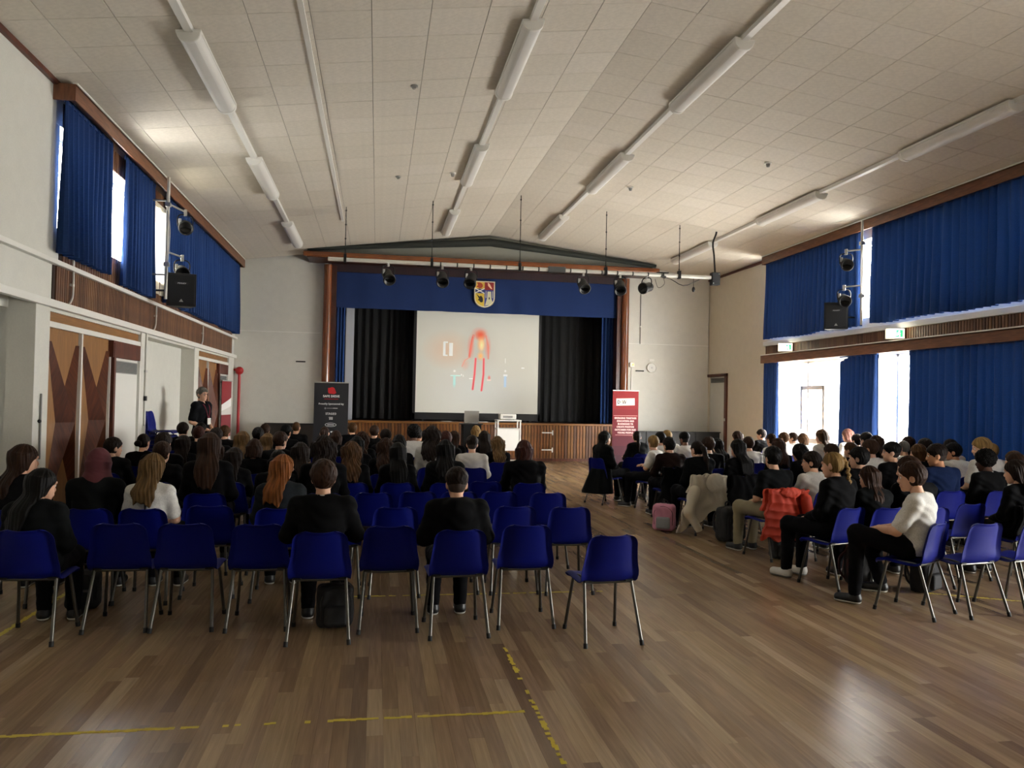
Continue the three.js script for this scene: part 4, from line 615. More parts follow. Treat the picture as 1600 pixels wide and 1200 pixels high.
const HAIR = {
  short: (x, y, z) => { const o = 0.004 + 0.012 * THREE.MathUtils.smoothstep(y, -0.09, 0.03); return Math.max(cap0(x, y, z) - o + 0.004 * n3(x * 90, y * 60, z * 90), faceCut(x, y, z) - 0.012, -0.1 - y + 0.35 * Math.max(0, -z), -el([x > 0 ? 0.085 : -0.085, -0.032, 0.002], [0.028, 0.034, 0.024])(x, y, z)); },
  top: (x, y, z) => Math.max(cap0(x, y, z) + 0.004 - 0.02 * THREE.MathUtils.smoothstep(y, -0.035, 0.06) + 0.003 * n3(x * 100, y * 60, z * 100), faceCut(x, y, z) - 0.014, -0.03 - y + 0.1 * z),
  buzz: (x, y, z) => Math.max(cap0(x, y, z) + 0.004, faceCut(x, y, z) + 0.004, -0.105 - y + 0.5 * Math.max(0, -z)),
  bob: (x, y, z) => { const d = smin(cap0(x, y, z) - 0.01, Math.max(Math.hypot(x / 0.1, (z - 0.012) / 0.102) * 0.1 - 0.1, y, -0.135 - y), 0.05); return Math.max(d + strand(x, y, z, 0.004, 30), faceCut(x, y, z) - 0.02 - (Math.abs(x) > 0.06 ? 0.03 : 0)); },
  long: (x, y, z) => { const d = smin(cap0(x, y, z) - 0.008, fall(0.098, 0.36, 0.012, 0.3)(x, y, z), 0.05); return Math.max(d + strand(x, y, z, 0.0045, 14), faceCut(x, y, z) - 0.014); },
  sleek: (x, y, z) => { const d = smin(cap0(x, y, z) - 0.006, fall(0.09, 0.45, 0.03, 0)(x, y, z), 0.05); return Math.max(d + strand(x, y, z, 0.003, 8), faceCut(x, y, z) - 0.014); },
  wavy: (x, y, z) => { const d = smin(cap0(x, y, z) - 0.014, fall(0.108, 0.4, 0.03, 1.4)(x, y, z), 0.05); return Math.max(d + strand(x, y, z, 0.007, 34), faceCut(x, y, z) - 0.014); },
  pony: (x, y, z) => Math.max(smin(cap0(x, y, z) + 0.001, un([cp([0, 0.03, 0.1], [0, -0.02, 0.145], 0.026, 0.033), cp([0, -0.02, 0.145], [0.004, -0.16, 0.165], 0.034, 0.036), cp([0.004, -0.16, 0.165], [0.01, -0.31, 0.175], 0.036, 0.012)], 0.03)(x, y, z), 0.012) + strand(x, y, z, 0.003, 16), faceCut(x, y, z) - 0.006, -0.34 - y, z < 0.07 ? -0.1 - y : -1),
  bun: (x, y, z) => Math.max(smin(cap0(x, y, z) + 0.001, el([-0.02, -0.035, 0.112], [0.052, 0.045, 0.04])(x, y, z), 0.012) + strand(x, y, z, 0.0025, 20), faceCut(x, y, z) - 0.006, -0.1 - y),
  braid: (x, y, z) => { let d = cap0(x, y, z) + strand(x, y, z, 0.003, 12); for (let k = 0; k < 9; k++) d = smin(d, el([(k % 2 ? 0.013 : -0.013) + 0.035, 0.03 - k * 0.03, 0.105 + (k > 3 ? 0.018 : 0.006 * k)], [0.021, 0.022, 0.019])(x, y, z), 0.006); return Math.max(d, faceCut(x, y, z) - 0.006, z < 0.08 ? -0.1 - y : -1); },
  curly: (x, y, z) => Math.max(el([0, 0.025, 0.012], [0.112, 0.122, 0.122])(x, y, z) + 0.009 * n3(x * 150, y * 150, z * 150) + 0.006 * n3(x * 60, y * 60, z * 60), faceCut(x, y, z) - 0.02),
  scarf: (x, y, z) => { const c = Math.max(Math.hypot(x / 1.05, z - 0.02) - (0.085 + Math.max(0, -y - 0.06) * 0.42), y + 0.02, -0.21 - y); return Math.max(smin(cap0(x, y, z) - 0.014, c, 0.05) + 0.002 * n3(x * 40 + y * 30, y * 50, z * 40), -(el([0, -0.045, -0.12], [0.056, 0.085, 0.09])(x, y, z))); },
  hat: (x, y, z) => Math.max(el([0, 0.02, 0.0], [0.09, 0.108, 0.11])(x, y, z), 0.012 - y + 0.12 * z),
};
const hairTex = dataTex(256, (u, v) => clamp255(250 - 120 * (0.6 * vnoise(u * 96, v * 5, 96, 5, 51) + 0.4 * vnoise(u * 30, v * 3, 30, 3, 52))), true);
const hairCache = {};
function hairGeo(kind, cell) {
  const k = kind + cell; if (hairCache[k]) return hairCache[k];
  const long = ['long', 'sleek', 'wavy', 'pony', 'braid', 'scarf'].includes(kind), g = nets(HAIR[kind], [-0.19, long ? -0.52 : -0.18, -0.2], [0.19, 0.18, long ? 0.26 : 0.18], cell), p = g.attributes.position, uv = new Float32Array(p.count * 2);
  for (let i = 0; i < p.count; i++) { uv[2 * i] = Math.atan2(p.getX(i), p.getZ(i) + 0.02) * 1.1 / Math.PI; uv[2 * i + 1] = p.getY(i) * 3.5; }
  g.setAttribute('uv', new THREE.BufferAttribute(uv, 2)); return hairCache[k] = g;
}
const capPeak = (() => { const s = new THREE.Shape(); s.moveTo(-0.085, 0); s.quadraticCurveTo(-0.08, 0.11, 0, 0.115); s.quadraticCurveTo(0.08, 0.11, 0.085, 0); s.quadraticCurveTo(0, 0.03, -0.085, 0); return clean(new THREE.ExtrudeGeometry(s, { depth: 0.006, bevelEnabled: false, curveSegments: 10 })).rotateX(-Math.PI / 2).translate(0, 0.018, -0.08); })();

// bodies: pose tables (right side s = 1 when looking where the person looks is +x), origin on the floor under the seat
const HEADC = { lap: [0, 1.165, 0.03], fwd: [0, 1.145, -0.06], chin: [0, 1.15, -0.03], cross: [0, 1.165, 0.02], fold: [0, 1.16, 0.0], stand: [0, 1.64, 0] };
function skeleton(pose, b) {
  const J = { pelvis: [0, 0.565, 0.05], waist: [0, 0.66, 0.08], chest: [0, 0.88, 0.075], sh: 0.95, zs: 0.075, neck: [[0, 0.96, 0.07], [0, 1.08, 0.035]], arms: [], legs: [] };
  const dz = { fwd: -0.08, chin: -0.05, fold: -0.03 }[pose] || 0; J.chest[2] += dz; J.zs += dz; J.neck = J.neck.map(p => [p[0], p[1] - (pose === 'fwd' ? 0.018 : 0.005) * (dz ? 1 : 0), p[2] + dz]); if (pose === 'fwd') J.sh -= 0.015;
  for (const s of [-1, 1]) {
    const S = [s * b, J.sh - 0.012, J.zs]; let E = [s * (b + 0.06), 0.7, J.zs - 0.04], W = [s * 0.07, 0.62, -0.19], H = [-s * 0.35, -0.1, -1];
    if (pose === 'fwd') { E = [s * (b + 0.05), 0.7, -0.12]; W = [s * 0.06, 0.66, -0.34]; }
    if (pose === 'fold') { E = [s * (b + 0.075), 0.72, -0.03]; W = [-s * 0.08, 0.75, -0.17]; H = [-s * 1, 0.1, -0.2]; }
    if (pose === 'chin' && s === 1) { E = [s * (b + 0.07), 0.76, -0.17]; W = [s * 0.14, 1.0, -0.15]; H = [-s * 0.25, 1, 0.1]; }
    if (pose === 'cross') { E = [s * (b + 0.05), 0.7, -0.05]; W = [s * 0.05 - 0.03, 0.68, -0.24]; }
    J.arms.push([s, S, E, W, H]);
    if (pose === 'cross') J.legs.push(s === -1 ? [s, [s * 0.09, 0.55, 0], [-0.13, 0.63, -0.4], [-0.12, 0.1, -0.42], [-0.12, 0.045, -0.49]] : [s, [s * 0.09, 0.545, 0], [0.13, 0.55, -0.39], [0.04, 0.2, -0.25], [0.0, 0.15, -0.3]]);
    else J.legs.push([s, [s * 0.095, 0.548, 0.02], [s * 0.11, 0.535, -0.4], [s * 0.115, 0.1, -0.42], [s * 0.12, 0.045, -0.5]]);
  }
  if (pose === 'stand') { J.pelvis = [0, 0.93, 0.01]; J.waist = [0, 1.05, 0.01]; J.chest = [0, 1.32, 0.01]; J.sh = 1.42; J.zs = 0.01; J.neck = [[0, 1.43, 0.01], [0, 1.56, 0.005]]; J.arms = [-1, 1].map(s => [s, [s * b, 1.41, 0.01], [s * (b + 0.06), 1.12, 0.04], [s * 0.09, 0.98, -0.17], [-s * 0.7, -0.2, -0.6]]); J.legs = [-1, 1].map(s => [s, [s * 0.09, 0.9, 0.01], [s * 0.1, 0.5, 0], [s * 0.11, 0.1, 0.03], [s * 0.12, 0.045, -0.05]]); }
  return J;
}
const bodyCache = {};
function bodyParts(pose, girl, sleeve, bulk, hood, res) {
  const key = [pose, girl, sleeve, bulk, hood, res].join(); if (bodyCache[key]) return bodyCache[key];
  const b = girl ? 0.148 : 0.172, J = skeleton(pose, b), near = res === 'near', h = near ? 0.016 : 0.024, w = girl ? 0.9 : 1, st = pose === 'stand';
  const torso = o => [el(J.pelvis, [0.16 + o, 0.11 + o, 0.125 + o]), cp(J.waist, J.chest, 0.1 * w + o, 0.112 * w + o, 0.76), el([0, J.chest[1] + 0.02, J.chest[2]], [b + 0.012 + o, 0.1 + o, 0.105 * w + o]), cp([-b, J.sh, J.zs], [b, J.sh, J.zs], 0.052 * w + o), el([0, J.sh + 0.028, J.zs - 0.005], [0.1 + o, 0.042 + o, 0.058 + o])];
  const arm = (o, frac = 1) => J.arms.flatMap(([s, S, E, W]) => { const mixp = (A, B, t) => A.map((v, i) => v + (B[i] - v) * t); return frac >= 1 ? [cp(S, E, 0.054 * w + o, 0.044 * w + o), cp(E, W, 0.045 * w + o, 0.031 + o)] : [cp(S, mixp(S, E, frac), 0.056 * w + o, 0.056 * w + o)]; });
  const legs = o => J.legs.flatMap(([s, A, K, N]) => [cp(A, K, 0.088 + o, 0.062 + o), cp(K, N, 0.062 + o, 0.042 + o)]);
  const lo = st ? [-0.42, -0.02, -0.36] : [-0.42, -0.02, -0.7], hi = st ? [0.42, 1.62, 0.3] : [0.42, 1.16, 0.34];
  const skinF = un([...torso(-0.016), ...arm(-0.002), ...legs(-0.014), cp(J.neck[0], J.neck[1], 0.058 * w, 0.05 * w)], 0.03);
  const fold = (x, y, z) => 0.003 * n3(x * 21 + y * 13, y * 17 - x * 9, z * 19) + 0.0022 * Math.sin(y * 70 + x * 25 + 4 * n3(x * 9, y * 7, z * 9)), low = J.pelvis[1] - 0.075;
  const topList = [...torso(0.012 + bulk), ...arm(0.01 + bulk * 0.7, sleeve === 'long' ? 1 : 0.78)];
  if (hood) topList.push(el([0, J.sh + 0.03, J.zs + 0.085], [0.125, 0.06, 0.065]), el([0, J.sh - 0.03, J.zs + 0.12], [0.09, 0.075, 0.04]));
  const topU = un(topList, 0.035), neckHole = cp([0, J.sh - 0.0, J.zs - 0.01], [0, J.sh + 0.2, J.zs - 0.05], 0.056 * w + 0.008);
  const topF = (x, y, z) => Math.max(topU(x, y, z) + fold(x, y, z), low - y, -neckHole(x, y, z));
  const legU = un([...legs(0.012), el(J.pelvis, [0.162, 0.1, 0.13])], 0.045), legF = (x, y, z) => Math.max(legU(x, y, z) + 0.7 * fold(x, y, z), 0.075 - y);
  const g = { skin: nets(skinF, lo, hi, h), top: uvm(nets(topF, lo, hi, near ? 0.014 : 0.022)).clone(), trousers: nets(legF, lo, [hi[0], J.pelvis[1] + 0.14, hi[2]], h), shoes: [], soles: [], J };
  for (const s of [0, 1]) { const [, , , N, T] = J.legs[s], c = 0.01; const f = un([cp([N[0], N[1] - 0.015, N[2] + 0.005], [N[0], T[1] + 0.005, N[2] + 0.018], 0.046, 0.044), cp([N[0], T[1], N[2]], [T[0], T[1] - 0.006, T[2] - 0.07], 0.045, 0.039)], 0.03), y0 = T[1] - 0.042; g.shoes.push(nets((x, y, z) => Math.max(f(x, y, z), y0 - y), [Math.min(N[0], T[0]) - 0.07, y0 - 0.02, T[2] - 0.14], [Math.max(N[0], T[0]) + 0.07, N[1] + 0.05, N[2] + 0.09], near ? 0.01 : 0.014)); if (near) g.soles.push(nets((x, y, z) => Math.max(f(x, y, z) - 0.005, y0 - y, y - y0 - 0.018), [Math.min(N[0], T[0]) - 0.07, y0 - 0.02, T[2] - 0.14], [Math.max(N[0], T[0]) + 0.07, y0 + 0.05, N[2] + 0.09], 0.009)); }
  return bodyCache[key] = g;
}
const noUV = g => { const c = g.clone(); c.deleteAttribute('uv'); return c.index ? c.toNonIndexed() : c; };
const collarGeo = (() => { const g = new THREE.LatheGeometry([[0.07, -0.022], [0.0735, -0.005], [0.064, 0.024], [0.058, 0.024], [0.066, -0.005], [0.064, -0.022]].map(p => new THREE.Vector2(...p)), 20); return clean(g); })();
const skinTone = { fair: '#d9a98c', pale: '#e2b69c', mid: '#c08a66', brown: '#6e452e', dark: '#4a2d1f' }, skinMat = {}, hairMat = {}, topMat = {};
const SM = k => skinMat[k] ||= mat(skinTone[k], 0.55, { sheen: 0.2 });
const HC = { k: '#0e0b09', db: '#261912', b: '#40281a', lb: '#634427', bl: '#a5834f', sb: '#80623b', gi: '#a3622e', st: '#b08d57', gr: '#8d887e', mr: '#5a2229', pk: '#98695c', rd: '#4c251c' };
const HM = k => hairMat[k] ||= mat(HC[k], 0.6, { map: hairTex, specularIntensity: 0.3 });
const TC = { J: '#0c0c0e', S: '#e6e4de', L: '#e6e4de', H: '#0b0b0d', T: '#121416', N: '#152448', G: '#262a2e', B: '#22140f', C: '#0f1112', M: '#121317' };
const TM = k => topMat[k] ||= mat(TC[k], 0.85, { map: T.weave, specularIntensity: 0.2 });
const trouserMat = { k: mat('#0c0c0f', 0.85, { map: T.weave, specularIntensity: 0.2 }), c: mat('#8a8065', 0.85, { map: T.weave }) }, shoeMat = { k: mat('#0d0d0f', 0.45), w: mat('#d4d2cc', 0.5) }, soleMat = mat('#c9c7c0', 0.6);
const tieMat = mat('#0e0e10', 0.6);
function person(o) {
  const res = o.near ? 'near' : 'far', girl = !!o.girl, pose = o.pose || 'lap', tp = o.top, sleeve = o.sleeve || (tp === 'S' || tp === 'T' ? 'short' : 'long'), bulk = { H: 0.018, C: 0.022, G: 0.014, J: 0.006, B: 0.01, M: 0.012 }[tp] || 0, g = bodyParts(pose, girl, sleeve, bulk, tp === 'H' && !girl, res);
  const t = thing('person', o.label, 'person', [o.x, 0, o.z], o.turn || 0, o.group); t.scale.setScalar(o.s || 1);
  const hc = HEADC[pose], piv = new THREE.Vector3(0, -0.1, 0.01), q = new THREE.Quaternion().setFromEuler(new THREE.Euler(R(o.hp || 0), R(o.hy || 0), R(o.hr || 0), 'YXZ')), hm = new THREE.Matrix4().makeTranslation(hc[0] + piv.x, hc[1] + piv.y, hc[2] + piv.z).multiply(new THREE.Matrix4().makeRotationFromQuaternion(q)).multiply(new THREE.Matrix4().makeTranslation(-piv.x, -piv.y, -piv.z));
  const skin = [noUV(g.skin), noUV(heads[res]).applyMatrix4(hm)];
  for (const [s, S, E, W, H] of g.J.arms) { const m = new THREE.Matrix4().lookAt(new THREE.Vector3(), new THREE.Vector3(...H), new THREE.Vector3(0, 1, 0)); const hg = noUV(handGeo[res]); if (s < 0) { hg.scale(-1, 1, 1); const p = hg.attributes.position, n = hg.attributes.normal; for (const a of [p, n]) for (let i = 0; i < a.count; i += 3) { const x = a.getX(i + 1), y = a.getY(i + 1), z = a.getZ(i + 1); a.setXYZ(i + 1, a.getX(i + 2), a.getY(i + 2), a.getZ(i + 2)); a.setXYZ(i + 2, x, y, z); } } skin.push(hg.applyMatrix4(m).translate(...W)); }
  mesh('body', mergeGeometries(skin), SM(o.skin || 'fair'), t);
  const put = (name, geo, m) => { const c = mesh(name, geo, m, t); c.matrix.copy(hm); c.matrix.decompose(c.position, c.quaternion, c.scale); return c; };
  put('eyes', eyeGeo, eyeMat); if (o.near || o.face) { put('eyebrows', browGeo, HM(o.hc)); put('lips', mouthGeo, mat('#a8625a', 0.5)); }
  const cell = o.near ? 0.0085 : 0.0115;
  if (o.hair === 'fade') { put('hair', hairGeo('top', cell), HM(o.hc)); put('shaved_sides', hairGeo('buzz', cell), SIDES(o)); }
  else if (o.hair === 'hijab') put('headscarf', hairGeo('scarf', cell), mat(HC[o.hc], 0.9, { map: T.weave }));
  else if (o.hair === 'cap') { put('hair', hairGeo('short', cell), HM(o.hc)); const c = put('cap', hairGeo('hat', cell), M.black); mesh('peak', capPeak, M.black, c); }
  else put('hair', hairGeo(o.hair, cell), HM(o.hc));
  const names = { J: 'jumper', S: 'shirt', L: 'shirt', H: 'hoodie', T: 't_shirt', N: 'jumper', G: 'hoodie', B: 'blazer', C: 'coat', M: 'polo_shirt' };
  mesh(names[tp], g.top, TM(tp), t); mesh('trousers', g.trousers, trouserMat[o.leg || 'k'], t);
  g.shoes.forEach((s, i) => { const sh = mesh('shoe', s, shoeMat[o.shoe || 'k'], t); if (g.soles[i]) mesh('sole', g.soles[i], o.shoe === 'w' ? M.grey : soleMat, sh); });
  if (o.collar || tp === 'S' || tp === 'L') { const c = mesh('collar', collarGeo, TM('S'), t); c.position.set(0, g.J.sh + 0.042, g.J.zs - 0.012); c.rotation.x = -0.25; if (girl) c.scale.setScalar(0.92); }
  return t;
}
const sideMat = {}; const SIDES = o => sideMat[o.hc + o.skin] ||= (() => { const m = mat('#000000', 0.7, { map: hairTex }); m.color.copy(new THREE.Color(HC[o.hc])).lerp(new THREE.Color(skinTone[o.skin || 'fair']), 0.05); return m; })();

// ---------------------------------------------------------------- audience: [x, z, size, hair, hair colour, top, label, seat, extras]
const PEOPLE = [
  [-2.373,-6.15,0.936,"sleek","k","C","long sleek black hair, dark coat, third from aisle, first row from back, left block","third from aisle, first row from back, left block",{"girl":1,"near":1,"hy":-35,"hp":-8}],
  [-0.378,-5.98,1.003,"short","b","J","boy with short brown hair, black jumper and white collar in the rearmost row","second from aisle, first row from back, left block",{"near":1,"collar":1,"hy":4,"pose":"fold"}],
  [0.618,-6.02,0.961,"fade","db","H","boy with cropped hair in a black hoodie in the rearmost row","first from aisle, first row from back, left block",{"near":1,"pose":"fold","hy":-3}],
  [-2.954,-7.2,1.028,"long","b","J","long brown hair, black jumper, fourth from aisle, second row from back, left block","fourth from aisle, second row from back, left block",{"girl":1,"near":1,"hy":-40}],
  [-2.346,-7.2,1.004,"hijab","mr","C","person in a maroon headscarf and dark coat near the left wall","third from aisle, second row from back, left block",{"girl":1,"near":1}],
  [-1.883,-7.2,0.965,"long","sb","S","girl with long dark-blond hair and white blouse with thin black straps","second from aisle, second row from back, left block",{"girl":1,"near":1}],
  [-0.815,-7.2,0.963,"long","gi","G","girl with long reddish-blond hair in a grey hoodie","first from aisle, second row from back, left block",{"girl":1,"near":1,"hy":-25}],
  [-3.188,-10.25,0.95,"short","db","J","short dark-brown hair, black jumper, fifth from aisle, fifth row from back, left block","fifth from aisle, fifth row from back, left block",{"collar":1,"hy":-45}],
  [-3.084,-11.25,0.947,"bun","db","J","dark-brown hair bun, black jumper, eighth from aisle, sixth row from back, left block","eighth from aisle, sixth row from back, left block",{"girl":1}],
  [-2.581,-10.25,0.992,"short","db","J","short dark-brown hair, black jumper, fourth from aisle, fifth row from back, left block","fourth from aisle, fifth row from back, left block"],
  [-2.345,-9.25,0.951,"short","b","J","short brown hair, black jumper, seventh from aisle, fourth row from back, left block","seventh from aisle, fourth row from back, left block"],
  [-3.296,-14.25,0.997,"short","db","J","short dark-brown hair, black jumper, fifth from aisle, ninth row from back, left block","fifth from aisle, ninth row from back, left block"],
  [-2.571,-11.25,0.932,"long","db","J","long dark-brown hair, black jumper, seventh from aisle, sixth row from back, left block","seventh from aisle, sixth row from back, left block",{"girl":1}],
  [-2.82,-13.25,0.977,"short","rd","J","short reddish-brown hair, black jumper, seventh from aisle, eighth row from back, left block","seventh from aisle, eighth row from back, left block"],
  [-3.192,-15.25,0.957,"short","k","J","short black hair, black jumper, third from aisle, tenth row from back, left block","third from aisle, tenth row from back, left block"],
  [-1.637,-8.25,1.074,"sleek","b","J","long sleek brown hair, black jumper, third from aisle, third row from back, left block","third from aisle, third row from back, left block",{"girl":1,"near":1}],
  [-2.613,-14.25,0.962,"short","lb","J","short light-brown hair, black jumper, fourth from aisle, ninth row from back, left block","fourth from aisle, ninth row from back, left block"],
  [-2.344,-12.25,0.98,"short","db","J","short dark-brown hair, black jumper, fifth from aisle, seventh row from back, left block","fifth from aisle, seventh row from back, left block"],
  [-1.826,-11.25,0.994,"long","sb","J","long dark-blond hair, black jumper, sixth from aisle, sixth row from back, left block","sixth from aisle, sixth row from back, left block",{"girl":1}],
  [-1.585,-9.25,0.918,"long","db","J","long dark-brown hair, black jumper, sixth from aisle, fourth row from back, left block","sixth from aisle, fourth row from back, left block",{"girl":1}],
  [-1.502,-10.25,0.941,"bob","b","J","chin-length brown hair, black jumper, second from aisle, fifth row from back, left block","second from aisle, fifth row from back, left block",{"girl":1}],
  [-1.894,-13.25,0.964,"short","k","J","short black hair, black jumper, sixth from aisle, eighth row from back, left block","sixth from aisle, eighth row from back, left block"],
  [-2.056,-15.25,0.952,"short","b","J","short brown hair, black jumper, second from aisle, tenth row from back, left block","second from aisle, tenth row from back, left block"],
  [-1.61,-12.25,0.929,"long","sb","J","long dark-blond hair, black jumper, fourth from aisle, seventh row from back, left block","fourth from aisle, seventh row from back, left block",{"girl":1}],
  [-1.326,-11.25,0.992,"short","b","J","short brown hair, black jumper, fifth from aisle, sixth row from back, left block","fifth from aisle, sixth row from back, left block",{"collar":1,"hy":-30}],
  [-1.564,-14.25,0.974,"short","k","J","short black hair, black jumper, third from aisle, ninth row from back, left block","third from aisle, ninth row from back, left block",{"collar":1,"hy":-20}],
  [-1.587,-16.25,0.972,"buzz","lb","J","cropped light-brown hair, black jumper, third from aisle, eleventh row from back, left block","third from aisle, eleventh row from back, left block"],
  [-0.985,-8.25,0.956,"bun","k","J","black hair bun, black jumper, second from aisle, third row from back, left block","second from aisle, third row from back, left block",{"girl":1,"pose":"chin"}],
  [-0.525,-8.25,1.068,"wavy","db","J","long wavy dark-brown hair, black jumper, first from aisle, third row from back, left block","first from aisle, third row from back, left block",{"girl":1}],
  [-0.907,-14.25,0.964,"pony","b","J","brown ponytail, black jumper, second from aisle, ninth row from back, left block","second from aisle, ninth row from back, left block",{"girl":1}],
  [-0.48,-16.25,0.965,"short","lb","M","short light-brown hair, dark polo, second from aisle, eleventh row from back, left block","second from aisle, eleventh row from back, left block",{"hy":25}],
  [-0.214,-12.25,0.957,"wavy","b","J","long wavy brown hair, black jumper, third from aisle, seventh row from back, left block","third from aisle, seventh row from back, left block",{"girl":1}],
  [-0.282,-9.25,0.969,"wavy","lb","J","long wavy light-brown hair, black jumper, fourth from aisle, fourth row from back, left block","fourth from aisle, fourth row from back, left block",{"girl":1,"near":1}],
  [-0.266,-11.25,0.948,"long","k","J","long black hair, black jumper, fourth from aisle, sixth row from back, left block","fourth from aisle, sixth row from back, left block",{"girl":1}],
  [0.155,-13.25,0.962,"short","db","J","short dark-brown hair, black jumper, fourth from aisle, eighth row from back, left block","fourth from aisle, eighth row from back, left block"],
  [0.122,-10.25,0.963,"wavy","b","J","long wavy brown hair, black jumper, first from aisle, fifth row from back, left block","first from aisle, fifth row from back, left block",{"girl":1}],
  [0.251,-9.25,0.968,"sleek","k","J","long sleek black hair, black jumper, third from aisle, fourth row from back, left block","third from aisle, fourth row from back, left block",{"girl":1,"near":1}],
  [0.319,-11.25,0.967,"bob","k","J","chin-length black hair, black jumper, third from aisle, sixth row from back, left block","third from aisle, sixth row from back, left block",{"girl":1}],
  [0.618,-13.25,1.017,"curly","k","S","curly black hair, white shirt, third from aisle, eighth row from back, left block","third from aisle, eighth row from back, left block",{"skin":"brown"}],
  [0.747,-14.25,0.965,"buzz","db","J","cropped dark-brown hair, black jumper, first from aisle, ninth row from back, left block","first from aisle, ninth row from back, left block",{"collar":1,"skin":"mid"}],
  [0.779,-11.25,1.064,"wavy","db","L","girl with big dark wavy hair over a white shirt, left block","second from aisle, sixth row from back, left block",{"girl":1}],
  [0.802,-9.25,0.996,"long","k","C","long black hair, dark coat, second from aisle, fourth row from back, left block","second from aisle, fourth row from back, left block",{"girl":1,"near":1}],
  [1.069,-12.25,0.978,"short","rd","J","short reddish-brown hair, black jumper, second from aisle, seventh row from back, left block","second from aisle, seventh row from back, left block"],
  [1.297,-13.25,0.957,"long","b","J","long brown hair, black jumper, second from aisle, eighth row from back, left block","second from aisle, eighth row from back, left block",{"girl":1}],
  [1.361,-11.25,0.963,"fade","db","L","boy with faded haircut in a white long-sleeved shirt, left block","first from aisle, sixth row from back, left block",{"near":1}],
  [2.043,-16.25,0.953,"bob","bl","J","chin-length blonde hair, black jumper, first from aisle, eleventh row from back, left block","first from aisle, eleventh row from back, left block",{"girl":1}],
  [1.81,-13.25,0.963,"sleek","db","J","long sleek dark-brown hair, black jumper, first from aisle, eighth row from back, left block","first from aisle, eighth row from back, left block",{"girl":1}],
  [1.898,-12.25,0.932,"wavy","sb","J","long wavy dark-blond hair, black jumper, first from aisle, seventh row from back, left block","first from aisle, seventh row from back, left block",{"girl":1,"near":1}],
  [1.766,-9.25,1.011,"bob","rd","H","person with brown bob in a black hoodie at the left block aisle","first from aisle, fourth row from back, left block",{"near":1}],
  [-0.847,-9.25,0.959,"long","db","J","long dark-brown hair, black jumper, fifth from aisle, fourth row from back, left block","fifth from aisle, fourth row from back, left block",{"girl":1}],
  [-1.961,-10.25,0.907,"long","b","J","long brown hair, black jumper, third from aisle, fifth row from back, left block","third from aisle, fifth row from back, left block",{"girl":1}],
  [-0.657,-13.25,0.936,"bob","b","J","chin-length brown hair, black jumper, fifth from aisle, eighth row from back, left block","fifth from aisle, eighth row from back, left block",{"girl":1}],
  [-0.041,-15.25,0.956,"short","b","J","short brown hair, black jumper, first from aisle, tenth row from back, left block","first from aisle, tenth row from back, left block"],
  [4.951,-14.5,0.956,"pony","db","C","dark-brown ponytail, dark coat, first from aisle, ninth row from back, right block","first from aisle, ninth row from back, right block",{"girl":1,"hy":-20}],
  [4.576,-12.55,0.947,"short","st","S","boy with short sandy hair and white shirt, legs stretched into the aisle","first from aisle, seventh row from back, right block",{"near":1,"turn":48,"hy":-35}],
  [5.062,-13.5,0.971,"short","k","S","short black hair, white shirt, first from aisle, eighth row from back, right block","first from aisle, eighth row from back, right block"],
  [5.559,-14.5,0.963,"short","st","S","short sandy hair, white shirt, second from aisle, ninth row from back, right block","second from aisle, ninth row from back, right block"],
  [4.442,-11.4,0.98,"short","k","B","boy with black hair in a dark brown blazer, right block aisle side","first from aisle, sixth row from back, right block",{"near":1}],
  [5.522,-13.5,0.975,"fade","k","S","faded black hair, white shirt, second from aisle, eighth row from back, right block","second from aisle, eighth row from back, right block",{"skin":"brown"}],
  [4.38,-10.2,0.99,"pony","db","C","girl with dark ponytail and dark jacket, head resting on her hand","first from aisle, fifth row from back, right block",{"girl":1,"near":1,"pose":"chin"}],
  [5.031,-11.4,0.978,"short","b","J","short brown hair, black jumper, second from aisle, sixth row from back, right block","second from aisle, sixth row from back, right block",{"collar":1}],
  [5.679,-12.5,0.926,"long","k","J","long black hair, black jumper, second from aisle, seventh row from back, right block","second from aisle, seventh row from back, right block",{"girl":1}],
  [4.933,-10.2,1.002,"sleek","k","J","long sleek black hair, black jumper, second from aisle, fifth row from back, right block","second from aisle, fifth row from back, right block",{"girl":1,"near":1}],
  [7.003,-14.5,0.968,"long","b","S","long brown hair, white shirt, third from aisle, ninth row from back, right block","third from aisle, ninth row from back, right block",{"girl":1}],
  [8.587,-16.5,0.953,"short","db","J","short dark-brown hair, black jumper, first from aisle, eleventh row from back, right block","first from aisle, eleventh row from back, right block",{"collar":1,"hy":35}],
  [7.201,-13.5,0.974,"bun","b","S","brown hair bun, white shirt, third from aisle, eighth row from back, right block","third from aisle, eighth row from back, right block",{"girl":1}],
  [6.187,-11.4,0.974,"long","b","J","long brown hair, black jumper, third from aisle, sixth row from back, right block","third from aisle, sixth row from back, right block",{"girl":1}],
  [4.538,-8.5,0.996,"cap","k","T","boy in a black cap, black t-shirt and khaki trousers","first from aisle, third row from back, right block",{"near":1,"leg":"c","turn":15,"hy":-10}],
  [8.011,-14.5,0.959,"short","lb","S","short light-brown hair, white shirt, fourth from aisle, ninth row from back, right block","fourth from aisle, ninth row from back, right block",{"hy":30}],
  [8.829,-15.5,0.944,"short","b","S","short brown hair, white shirt, first from aisle, tenth row from back, right block","first from aisle, tenth row from back, right block",{"hy":40}],
  [5.923,-10.2,0.969,"bob","k","J","chin-length black hair, black jumper, third from aisle, fifth row from back, right block","third from aisle, fifth row from back, right block",{"girl":1,"hy":30,"pose":"chin"}],
  [5.105,-8.5,0.966,"short","db","L","boy with dark hair and glasses in a white shirt beside the braided girl","second from aisle, third row from back, right block",{"near":1,"hy":42,"turn":10}],
